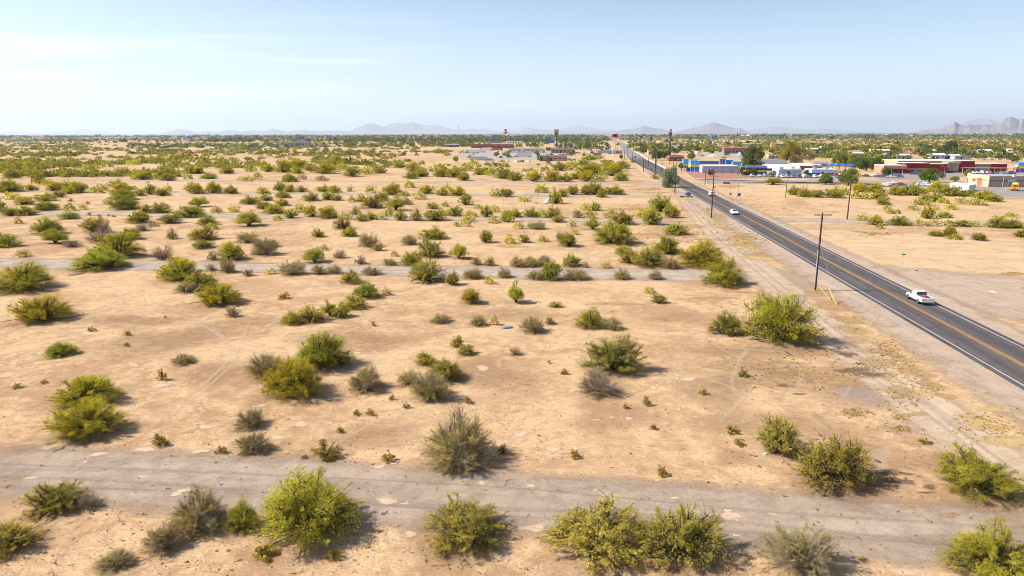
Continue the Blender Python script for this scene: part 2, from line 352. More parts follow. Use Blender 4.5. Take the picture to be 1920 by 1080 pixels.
strip('soil',[(1400,395),(1480,424),(1640,428),(1980,445)],[(1520,480),(1600,508),(1780,540),(2000,560)],0.004,M_LOT,grow=0.05,fades=(0,0.8,0.9,0.85,0))
strip('soil',[(1700,560),(1830,590),(2050,640)],[(1790,610),(1900,660),(2020,720)],0.0045,M_LOT,grow=0.05)
line('path',[(1278,356),(1288,375),(1312,405),(1345,440),(1400,487),(1480,555),(1590,645),(1700,735),(1800,815),(1900,893),(2050,1005)],6.2,0.012,M_FRONT,step=3)
line('path',[(1196,306),(1212,322),(1240,343),(1285,352)],9,0.007,M_LOT,step=4)
line('soil',[(1410,400),(1440,440),(1500,490)],8,0.005,M_STRAW,step=4)
# trails
for i,(pts,wd) in enumerate([([(1404,652),(1380,680),(1345,697),(1290,707),(1205,716)],0.7),([(1290,707),(1340,715),(1385,732),(1418,765),(1400,786),(1378,792)],0.5),
    ([(1420,690),(1510,683),(1590,682),(1640,682)],0.6),([(1514,690),(1500,715),(1486,737),(1484,762)],0.6),([(1484,762),(1530,790),(1562,818)],0.5),
    ([(1702,805),(1662,845),(1645,862),(1680,910),(1705,950)],0.8),([(1330,652),(1400,655),(1500,664),(1522,670)],0.5),([(1404,652),(1372,700),(1374,735),(1395,760)],0.4),
    ([(1440,735),(1500,740),(1560,760),(1640,775)],0.35),([(1480,880),(1500,902),(1525,925)],0.7),([(1262,690),(1266,720),(1262,760)],0.4),([(1280,650),(1275,700),(1300,745)],0.35),
    ([(1100,470),(1102,490)],0.8),([(1660,862),(1720,880),(1780,905)],0.4),([(985,528),(1020,545),(1065,560),(1110,572)],0.7)]):
    line('path',pts,wd,0.0050+0.00015*i,M_TRAIL,step=0.8,cols=(0,0.5,1),fades=(0.2,1,0.2))
for i,pts in enumerate([[(268,540),(271,562),(285,576),(305,586)],[(276,538),(281,560),(296,572),(316,580)],[(178,588),(210,575),(262,575),(350,592),(405,622),(432,652)],[(440,648),(425,680),(370,730),(310,775),(250,830)],[(450,650),(438,680),(384,730),(326,775)],
    [(170,590),(190,566),(215,548)],[(185,594),(214,566),(236,548)],[(395,612),(420,630),(444,660)],[(470,600),(450,640),(440,690)],[(0,610),(120,618),(260,600)],[(30,680),(75,655),(120,640)],[(480,628),(520,600),(545,575)],[(540,440),(560,418),(600,408)],[(1060,440),(1095,462),(1100,500),(1080,545)],[(760,452),(830,440),(900,425)],
    [(1430,700),(1400,740),(1340,800)],[(600,850),(700,790),(760,765),(860,745)],[(1460,430),(1560,460),(1700,470)],[(1700,470),(1780,480),(1860,478)],[(1740,490),(1820,496),(1910,490)]]):
    line('tyre_tracks',pts,0.38 if G(*pts[0]).y<150 else 0.9,0.0075+0.00015*i,M_TYRE,step=1.0,cols=(0,0.5,1),fades=(0.1,0.9,0.1))
for i,(a,dz,mt) in enumerate([(0.30,0,M_RUT),(0.36,0,M_RUTP),(0.58,0,M_RUT),(0.65,0,M_RUTP),(0.68,0,M_RUT)]):
    up=[(-100,832),(200,838),(480,850),(720,868),(960,884),(1200,900),(1440,918),(1700,940),(2060,968)]; lo_=[(-100,938),(200,950),(480,968),(720,990),(960,1002),(1200,1020),(1440,1042),(1700,1062),(2060,1090)]
    line('tyre_tracks',[(p[0],p[1]+(q[1]-p[1])*(a+0.05*math.sin(k*1.3+i*2))) for k,(p,q) in enumerate(zip(up,lo_))],(0.3,0.5,0.55,0.4,0.25)[i],0.0125+0.0002*i,mt,step=1.2,cols=(0,0.5,1),fades=(0.05,0.85,0.05))
for i,(pts,wd) in enumerate([([(1290,378),(1345,436),(1400,482),(1482,550),(1592,640),(1702,730),(1802,810),(1905,890),(2050,1000)],0.5),([(1282,378),(1333,436),(1386,482),(1464,550),(1572,640),(1680,730),(1778,810),(1880,890),(2020,1000)],0.5)]):
    line('tyre_tracks',pts,wd,0.0155+0.0002*i,M_RUTP,step=1.2,cols=(0,0.5,1),fades=(0.1,1,0.1))
for i,pts in enumerate([[(1300,620),(1360,660),(1420,690)],[(1440,655),(1470,700),(1560,735),(1640,760)],[(1400,785),(1460,800),(1560,830),(1640,860)],[(1530,790),(1600,770),(1680,800)],[(1340,715),(1400,700),(1440,705)],[(1560,860),(1640,845),(1700,850)],[(1590,682),(1600,720),(1570,760)],[(1485,737),(1440,750),(1395,760)]]):
    line('path',pts,0.35,0.0115+0.00015*i,M_TRAIL,step=0.8,cols=(0,0.5,1),fades=(0.1,0.9,0.1))
# litter, stones and digging patches, each kind one sheet of many spots
def spots(name,mat,z,lst):
    mg=([],[],[])
    for i,s in enumerate(lst): blob(*s,z+0.00017*(i%12),mat,i,merge=mg)
    return sheet(name,*[mg[0],mg[1],mg[2]],mat,'structure')
spots('soil',M_RUST,0.013,[(1640,682,90,16),(1690,735,60,16),(1600,620,70,16),(1655,706,60,12),(1575,692,40,8),(1690,745,40,10),(1665,733,30,8),(1720,560,1,1),(1600,640,60,14),(1640,660,60,14),(1715,700,60,18),(1745,722,50,16),(1690,675,50,14),(1775,745,50,10),(1720,778,60,8),(1597,776,46,14),(1690,784,30,10),(1678,806,50,10),(1720,832,46,10),
    (1560,575,80,16),(1590,600,70,14),(1540,552,60,14),(1370,350,60,5),(1260,395,60,4),(1180,392,90,4),(1240,385,60,6),(1330,505,60,4),(1210,440,120,5),(1300,425,60,6),(1340,450,60,5),(1220,505,30,3),(1180,343,60,2),(1420,620,120,20),(1150,570,120,6),(1400,460,70,6),(1210,355,60,3),(1230,362,50,3),(1330,560,80,6),(1380,548,50,5),(1890,434,60,4),(1905,515,60,7),(1400,448,60,12),(1440,480,60,14),(1370,430,40,8),(1820,385,60,3),(1640,438,70,6),(960,462,80,5),(1560,398,30,3),(1900,374,60,3),
    (1710,950,60,10),(1780,968,40,10),(1500,695,120,14),(1560,715,120,16),(1450,720,90,12),(1470,680,70,8),(1350,690,60,10),(1490,850,80,12),(1650,905,80,18)])
spots('soil',M_BROWN,0.0026,[(1420,700,220,50),(1560,720,240,70),(1480,800,240,70),(1340,740,140,60),(1620,860,220,60),(1400,660,180,30),(1540,660,160,30),(1380,860,120,30),(300,640,260,60),(420,700,200,60),(650,640,200,50),(900,700,200,50),(700,820,220,40),(200,900,10,3),(1150,780,200,50),(500,600,160,20),(250,600,200,24),(960,590,220,24),(1300,600,160,30)])
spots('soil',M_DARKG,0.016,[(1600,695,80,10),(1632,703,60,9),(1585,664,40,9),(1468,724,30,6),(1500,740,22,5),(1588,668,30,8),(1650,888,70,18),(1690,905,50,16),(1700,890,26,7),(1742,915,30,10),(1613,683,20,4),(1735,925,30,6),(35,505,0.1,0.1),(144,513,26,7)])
spots('soil',M_STRAW,0.014,[(1350,378,60,9),(1345,398,40,10),(1370,425,60,12),(1400,455,60,14),(1430,485,60,12),(1840,795,90,26),(1890,830,90,26),(1730,740,70,10),(1870,770,60,12),(1270,372,60,6),(1240,330,30,6),(1218,318,14,9),(1232,333,16,8),(1322,400,30,8),(1640,640,50,12),(1690,690,40,12)])
spots('soil',M_STONES,0.011,[(1650,750,150,50),(1740,800,140,50),(1600,735,90,22),(560,880,1,1),(1870,660,60,40),(1790,610,80,24)])
rr=random.Random(8)
pl=[(57,895,32,9),(270,893,28,7),(995,911,24,8),(726,940,42,16),(1370,968,52,20),(1000,990,46,22),(770,1002,34,12),(1178,785,20,6),(330,925,28,9),(350,918,40,12),(95,836,40,14),(185,850,34,9),(710,875,24,10),(300,722,36,12),(385,800,30,10),(520,820,30,12),(565,795,30,12),(860,745,30,10),(905,690,30,12),(975,815,26,14),(1035,842,34,12),(1225,728,20,8),(1080,670,24,8),(1290,712,30,10),(490,760,24,8),(1500,1000,50,10),(1700,1075,80,12),(1560,1060,90,10),(270,842,46,12),(375,845,34,10),(905,905,30,10)]
for _ in range(70): pl.append((rr.uniform(0,1500),580+rr.random()**0.8*480,rr.uniform(6,20),rr.uniform(3,7)))
spots('soil',M_PALE,0.019,[q for q in pl])
# ------------------------------------------------------------------ paved road
L0=G(1912,720); L1=G(1440,446)
def roadx(y): return 60.3+3.65/math.cos(HD)+(y-159.3)*math.tan(-HD)
cen=[Vector((roadx(y),y,0)) for y in list(range(-120,641,20))]
for q in [(1188,291.5),(1179,285),(1174.5,278),(1171.5,273),(1166,268.5),(1157,264.5),(1148,261)]: cen.append(G(*q))
def ribbon(name,offa,offb,z,mat,i0=0,i1=None,dash=None,kind='structure',zb=None):
    v=[];f=[]; pts=cen[i0:i1]
    for i,p in enumerate(pts):
        d=(pts[min(i+1,len(pts)-1)]-pts[max(i-1,0)]).normalized(); nrm=Vector((d.y,-d.x,0)); wf=1+max(0,min(1,(p.y-420)/300))*0.0
        wa=offa(p.y) if callable(offa) else offa; wb=offb(p.y) if callable(offb) else offb
        a=p+nrm*wa; b=p+nrm*wb; v+=[(a.x,a.y,z),(b.x,b.y,z)]
        if zb is not None: v+=[(b.x,b.y,zb),(a.x,a.y,zb)]
    s=2 if zb is None else 4
    for i in range(len(pts)-1):
        f.append((i*s,i*s+1,(i+1)*s+1,(i+1)*s))
        if zb is not None: f+= [(i*s+1,i*s+2,(i+1)*s+2,(i+1)*s+1),(i*s+3,i*s,(i+1)*s,(i+1)*s+3)]
    return sheet(name,v,f,None,mat,kind)
wid=lambda y: 4.45+max(0,min(1,(y-330)/250))*3.2
ribbon('road',lambda y:-wid(y),wid,0.020,M_ROAD)
ribbon('road_marking',-3.72,-3.58,0.026,M_WLINE,0,28); ribbon('road_marking',3.58,3.72,0.026,M_WLINE,0,19)
ribbon('road_marking',-0.26,-0.12,0.026,M_YLINE,0,34); ribbon('road_marking',0.12,0.26,0.026,M_YLINE,0,34)
ribbon('kerb',lambda y:wid(y)+0.0,lambda y:wid(y)+0.35,0.14,M_CURB,27,None,zb=-0.1)
ribbon('pavement',lambda y:wid(y)+0.36,lambda y:wid(y)+2.6,0.125,M_CURB,27,None,zb=-0.1)
for sgn in (-1,1):
    ya=-120; A=[];B=[]
    for y in range(-120,(470 if sgn<0 else 350),10):
        p=Vector((roadx(y),y,0)); nrm=Vector((RD.y,-RD.x,0)); A.append((p+nrm*sgn*4.0)[:2]); B.append((p+nrm*sgn*(11.0 if sgn<0 else 9.0))[:2])
    strip('road_shoulder',A,B,0.015,M_SHOULDER,world=True,cols=(0,0.3,0.7,1),fades=(1,1,0.6,0),grow=0)
# side street and town yards (worn asphalt, landscape gravel)
def yard(name,mat,z,*pts):
    W=[G(*p) for p in pts]; c_=sum(W,Vector())/len(W); n=len(W)
    v=[(c_.x,c_.y,z)]+[((p*0.9+c_*0.1).x,(p*0.9+c_*0.1).y,z) for p in W]+[(p.x,p.y,z) for p in W]; f=[]
    for i in range(n):
        j=(i+1)%n; f+=[(0,1+i,1+j),(1+i,1+n+i,1+n+j,1+j)]
    return sheet(name,v,f,[1]*(n+1)+[0.75]*n,mat)
yard('road',M_PAVE,0.022,(1300,336),(1340,338.5),(1500,338.5),(1600,339),(1660,341),(1800,348),(1990,362),(1990,368),(1800,354),(1650,346),(1560,343),(1420,343),(1330,344))
yard('soil',M_REDG,0.012,(1280,318),(1300,313),(1400,326),(1500,331),(1500,335),(1330,336),(1300,333))
yard('parking_lot',M_PAVE,0.024,(1395,326),(1570,330),(1600,333),(1590,337),(1400,333))
yard('parking_lot',M_PAVE,0.024,(1640,324),(1760,325),(1830,322),(1990,325),(1990,331),(1810,332),(1760,339),(1650,339))
yard('parking_lot',M_PAVE,0.028,(1640,343),(1780,346),(1790,356),(1660,351))
yard('parking_lot',M_PAVE,0.028,(1780,357),(1820,351),(1990,353),(1990,374),(1880,371),(1800,364))
yard('parking_lot',M_YARD,0.012,(850,283),(1060,286),(1080,291),(1060,299),(900,302),(870,295))
yard('parking_lot',M_LOT,0.013,(1120,291),(1170,291),(1178,303),(1110,302),(1060,304))
yard('parking_lot',M_YARD,0.012,(1300,288),(1350,285),(1420,290),(1440,300),(1370,298),(1310,294))
yard('soil',M_LOT,0.012,(1180,262),(1500,264),(1500,274),(1300,276),(1190,272))
# ------------------------------------------------------------------ foliage
def leafmat(name,rough=0.6,trans=0.40):
    m,_,_=newmat(name); t=NT(m)
    oi=t.n('ShaderNodeObjectInfo').outputs['Color']; at=t.n('ShaderNodeAttribute',attribute_name='Col').outputs['Color']
    k=t.mix(1.0,oi,at,'MULTIPLY')
    d=t.n('ShaderNodeBsdfDiffuse'); t.L.new(k,d.inputs[0]); tr=t.n('ShaderNodeBsdfTranslucent'); t.L.new(t.mix(1.0,k,(1.15,1.1,0.55),'MULTIPLY'),tr.inputs[0])
    ms=t.n('ShaderNodeMixShader'); ms.inputs[0].default_value=trans; t.L.new(d.outputs[0],ms.inputs[1]); t.L.new(tr.outputs[0],ms.inputs[2])
    o=t.n('ShaderNodeOutputMaterial'); t.L.new(ms.outputs[0],o.inputs[0]); return m
LEAF=leafmat('leaf'); BARK=paint((0.075,0.055,0.042),0.95,0,0.25,0.1,9); TWIGG=paint((0.32,0.25,0.18),0.95,0,0.3,0.1,9)
def leaf_mesh(name,P_,S,Cc,rng,mat=LEAF,up=0.95,asp=0.42,twigs=None,tmat=BARK):
    """P_ leaf positions, S sizes, Cc colours (n,3): one small rhomb per leaf; twigs: (p,q,r) appended as three sided tubes"""
    n=len(P_); d=rng.normal(size=(n,3)); d/=np.linalg.norm(d,axis=1)[:,None]+1e-9
    nn=rng.normal(size=(n,3)); nn[:,2]+=up*2; sdir=np.cross(d,nn); sdir/=np.linalg.norm(sdir,axis=1)[:,None]+1e-9
    a=d*S[:,None]; b=sdir*(S*asp)[:,None]
    v=np.stack([P_-a,P_-b+a*0.1,P_+a,P_+b+a*0.1],1).reshape(-1,3)
    idx=np.arange(4*n)
    loops=4*n; starts=np.arange(n)*4; tot=np.full(n,4)
    tv=[];tf=[]
    if twigs:
        for (p,q,r0,r1) in twigs:
            p=np.array(p);q=np.array(q); e=q-p; l=np.linalg.norm(e)
            if l<1e-6: continue
            e/=l; x=np.cross(e,[0.3,0.2,0.93]); x/=np.linalg.norm(x)+1e-9; y=np.cross(e,x); o=len(tv)
            for c_,r in ((p,r0),(q,r1)):
                for k in range(3):
                    th=2.0944*k; tv.append(c_+(x*math.cos(th)+y*math.sin(th))*r)
            for k in range(3): tf.append((o+k,o+(k+1)%3,o+3+(k+1)%3,o+3+k))
        v=np.concatenate([v,np.array(tv)]); fi=np.array(tf).reshape(-1)+4*n; m2=len(tf)
        idx=np.concatenate([idx,fi]); starts=np.arange(n+m2)*4; tot=np.full(n+m2,4)
    me=bpy.data.meshes.new(name); me.vertices.add(len(v)); me.vertices.foreach_set('co',v.astype(np.float32).ravel())
    me.loops.add(len(idx)); me.loops.foreach_set('vertex_index',idx.astype(np.int32))
    me.polygons.add(len(starts)); me.polygons.foreach_set('loop_start',starts.astype(np.int32)); me.polygons.foreach_set('loop_total',tot.astype(np.int32))
    me.materials.append(mat)
    if twigs:
        me.materials.append(tmat); me.polygons.foreach_set('material_index',np.concatenate([np.zeros(n),np.ones(m2)]).astype(np.int32))
    at=me.attributes.new('Col','FLOAT_COLOR','FACE'); cc=np.ones((len(starts),4),np.float32); cc[:n,:3]=Cc; at.data.foreach_set('color',cc.ravel())
    me.update(calc_edges=True); me.validate(); return me
def bush_proto(seed,kind,lod):
    """unit bush: crown 2 m wide (radius 1) and 1 m high; returns (leaf mesh, branch mesh or None)"""
    rng=np.random.default_rng(seed); rd=random.Random(seed)
    cfg=dict(G=(64,0.185,1.0,0.06),Y=(64,0.185,1.0,0.06),U=(46,0.20,1.0,0.34),O=(54,0.20,0.66,0.05),S=(46,0.23,0.40,0.05),B=(34,0.26,0.14,0.04),C=(16,0.20,0.55,0.10))[kind]
    nl,lr,dens,base=cfg
    nleaf={0:60000,1:13000,2:3000}[lod]; lsz={0:0.0122,1:0.026,2:0.057}[lod]
    if kind in 'SB': lsz*=0.8
    if kind=='C': nleaf={0:2600,1:1200,2:500}[lod]; lsz={0:0.05,1:0.07,2:0.1}[lod]
    nleaf=int(nleaf*dens*(1.25 if kind in 'SO' else 1))
    twigs=[]; lumps=[]
    off=[rd.uniform(0,6.28) for _ in range(4)]
    for i in range(nl):
        th=2*math.pi*(i*0.618+rd.uniform(-.08,.08)); q=rd.random(); el=math.asin(min(1,base+(1-base)*q**0.85))
        rad=(0.84 if i%3 else 0.52)*(1+0.11*math.sin(2*th+off[0])+0.08*math.sin(3*th+off[1]))*rd.uniform(0.84,1.08)
        hh=(1+0.12*math.sin(th+off[2])+0.07*math.sin(3*th+off[3]))
        lumps.append((rad*math.cos(el)*math.cos(th)*0.92,rad*math.cos(el)*math.sin(th)*0.92,max(base*0.9,rad*math.sin(el)*hh*1.02),lr*rd.uniform(0.7,1.3),rd.uniform(0.72,1.22)))
    nb=[]
    nst=1 if kind=='U' else rd.randint(4,6)
    for (x,y,z,r,c_) in lumps:
        s=rd.randrange(nst); a=2*math.pi*s/nst; p0=np.array([0.07*math.cos(a),0.07*math.sin(a),-0.02]) if nst>1 else np.array([0,0,-0.02]); q=np.array([x,y,z])
        mid=p0+(q-p0)*0.45+np.array([rd.uniform(-.07,.07),rd.uniform(-.07,.07),(0.02 if kind=='U' else 0.12)*rd.uniform(0.3,1.2)])
        if kind=='U': mid[:2]*=0.55; mid[2]=max(mid[2],0.2)
        rb=0.020 if lod<2 else 0.028
        nb+= [(p0,mid,rb,rb*0.6),(mid,q,rb*0.6,rb*0.28)]
        nt_={0:22,1:8,2:3}[lod]
        if kind in 'SBC': nt_=int(nt_*1.9)
        for _ in range(nt_):
            tq=rd.uniform(0.2,1.0); s0=mid+(q-mid)*tq
            out_=np.array([x,y,z+0.12]); out_/=np.linalg.norm(out_); dv=rng.normal(size=3)*0.75+out_*(1.0 if kind in 'SBC' else 0.6); dv/=np.linalg.norm(dv)
            ln=r*rd.uniform(0.5,1.25)*(1.3 if kind in 'SBO' else 1); e=s0+dv*ln; e[2]=max(e[2],0.02); tr=0.0052 if lod==0 else (0.008 if lod==1 else 0.014)
            twigs.append((s0,e,tr,tr*0.45))
    # long curved stems fanning out from the base to just past the crown, feathered with side twigs
    nf={'O':70,'S':80,'G':46,'Y':46,'B':60}.get(kind,0); nf=int(nf*{0:1,1:.6,2:.3}[lod]); fan=[]
    for i in range(nf):
        th=2*math.pi*(i*0.618)+rd.uniform(-.2,.2); el=math.asin(rd.uniform(0.05,1)**0.9); ra_=rd.uniform(0.74,1.0)*(1+0.11*math.sin(2*th+off[0])+0.08*math.sin(3*th+off[1]))
        q=np.array([ra_*math.cos(el)*math.cos(th),ra_*math.cos(el)*math.sin(th),max(0.05,ra_*math.sin(el)*1.02)])+rng.normal(size=3)*0.03; a=np.array([0.06*math.cos(th),0.06*math.sin(th),-0.02]); m1=a+(q-a)*0.5+np.array([0,0,0.10*rd.uniform(.2,1.3)])+rng.normal(size=3)*0.06
        r0={0:0.011,1:0.014,2:0.02}[lod]; nb+= [(a,m1,r0,r0*.6),(m1,q,r0*.6,r0*.25)]
        for _ in range({0:9,1:5,2:2}[lod]):
            tq=rd.uniform(0.05,0.95); s0=m1+(q-m1)*tq; dv=(q-a)/np.linalg.norm(q-a)+rng.normal(size=3)*0.55; dv/=np.linalg.norm(dv); e=s0+dv*rd.uniform(.06,.15); e[2]=max(e[2],.02); tr=r0*.35; fan.append((s0,e,tr,tr*.5))
    twigs+=fan; nfan=len(fan)
    # leaves: on shells of the lumps, more toward the outside; some along twigs
    L_=np.array([l[:3] for l in lumps]); Rr=np.array([l[3] for l in lumps]); Cb=np.array([l[4] for l in lumps])
    wts=Rr**2; wts/=wts.sum(); k=rng.choice(len(lumps),size=nleaf,p=wts)
    d=rng.normal(size=(nleaf,3)); d/=np.linalg.norm(d,axis=1)[:,None]
    rr_=Rr[k]*(0.35+0.75*rng.random(nleaf)**0.6); Pp=L_[k]+d*rr_[:,None]*np.array([1,1,0.8])
    if kind in 'GY' and nfan:
        T0=np.array([t_[0] for t_ in fan]); T1=np.array([t_[1] for t_ in fan]); m=int(nleaf*0.42); ti=rng.integers(0,nfan,m); f=rng.random(m)[:,None]**0.7*1.08; Pp[:m]=T0[ti]+(T1[ti]-T0[ti])*f+rng.normal(size=(m,3))*0.02
    if kind in 'SBO' and twigs:
        T0=np.array([t_[0] for t_ in twigs]); T1=np.array([t_[1] for t_ in twigs]); m=int(nleaf*0.8); ti=np.where(rng.random(m)<0.55,rng.integers(len(twigs)-nfan,len(twigs),m),rng.integers(0,len(twigs),m)); f=rng.random(m)[:,None]**0.7*1.05
        Pp[:m]=T0[ti]+(T1[ti]-T0[ti])*f+rng.normal(size=(m,3))*0.018
    # lacy gaps: drop leaves where a low frequency pattern is negative
    g=np.sin(Pp[:,0]*9+off[0]*3)*np.sin(Pp[:,1]*9+off[1]*3)+np.sin(Pp[:,2]*11+off[2]*3)*0.6+rng.normal(size=nleaf)*0.7
    thin=(Pp[:,2]<0.42)&(rng.random(nleaf)<(0.62-Pp[:,2]*1.1 if kind in 'GYO' else 0)); keep=(g>-0.85)&(~thin)&(Pp[:,2]>(0.015 if kind!='U' else 0.22)); Pp=Pp[keep]; k=k[keep]; n=len(Pp)
    Sz=lsz*np.exp(rng.normal(size=n)*0.33); br=Cb[k]*rng.uniform(0.62,1.4,n)
    Cc=np.stack([br*rng.uniform(0.85,1.2,n),br,br*rng.uniform(0.7,1.2,n)],1)
    dead=rng.random(n)<(0.06 if kind in 'GYU' else 0.13); Cc[dead]*=np.array([1.25,0.8,0.9])
    if lod==2: 
        lm=leaf_mesh('bush_far',Pp,Sz,Cc,rng,twigs=nb+twigs,tmat=TWIGG if kind in 'SB' else BARK); return lm,None
    lm=leaf_mesh('foliage',Pp,Sz,Cc,rng); mb=MB()
    for p,q,a_,b_ in nb: mb.tube(p,q,a_*1.3,b_*1.2,5,cap=False)
    for p,q,a_,b_ in twigs: mb.tube(p,q,a_,b_,3,cap=False)
    return lm,mb.mesh('branches',TWIGG if kind in 'SB' else BARK)
PROTO={}
for ki,kd in enumerate('GYUOSBC'):
    for lod in (0,1,2):
        PROTO[kd,lod]=[bush_proto(100*ki+10*lod+v+1,kd,lod) for v in range({'G':3,'Y':2,'U':2,'O':3,'S':3,'B':2,'C':2}[kd] if lod else {'G':4,'Y':2,'U':1,'O':3,'S':3,'B':2,'C':2}[kd])]
TINT=dict(G=(0.42,0.415,0.055),Y=(0.50,0.46,0.045),U=(0.395,0.395,0.055),O=(0.50,0.455,0.090),S=(0.54,0.47,0.13),B=(0.46,0.34,0.16),C=(0.34,0.28,0.05))
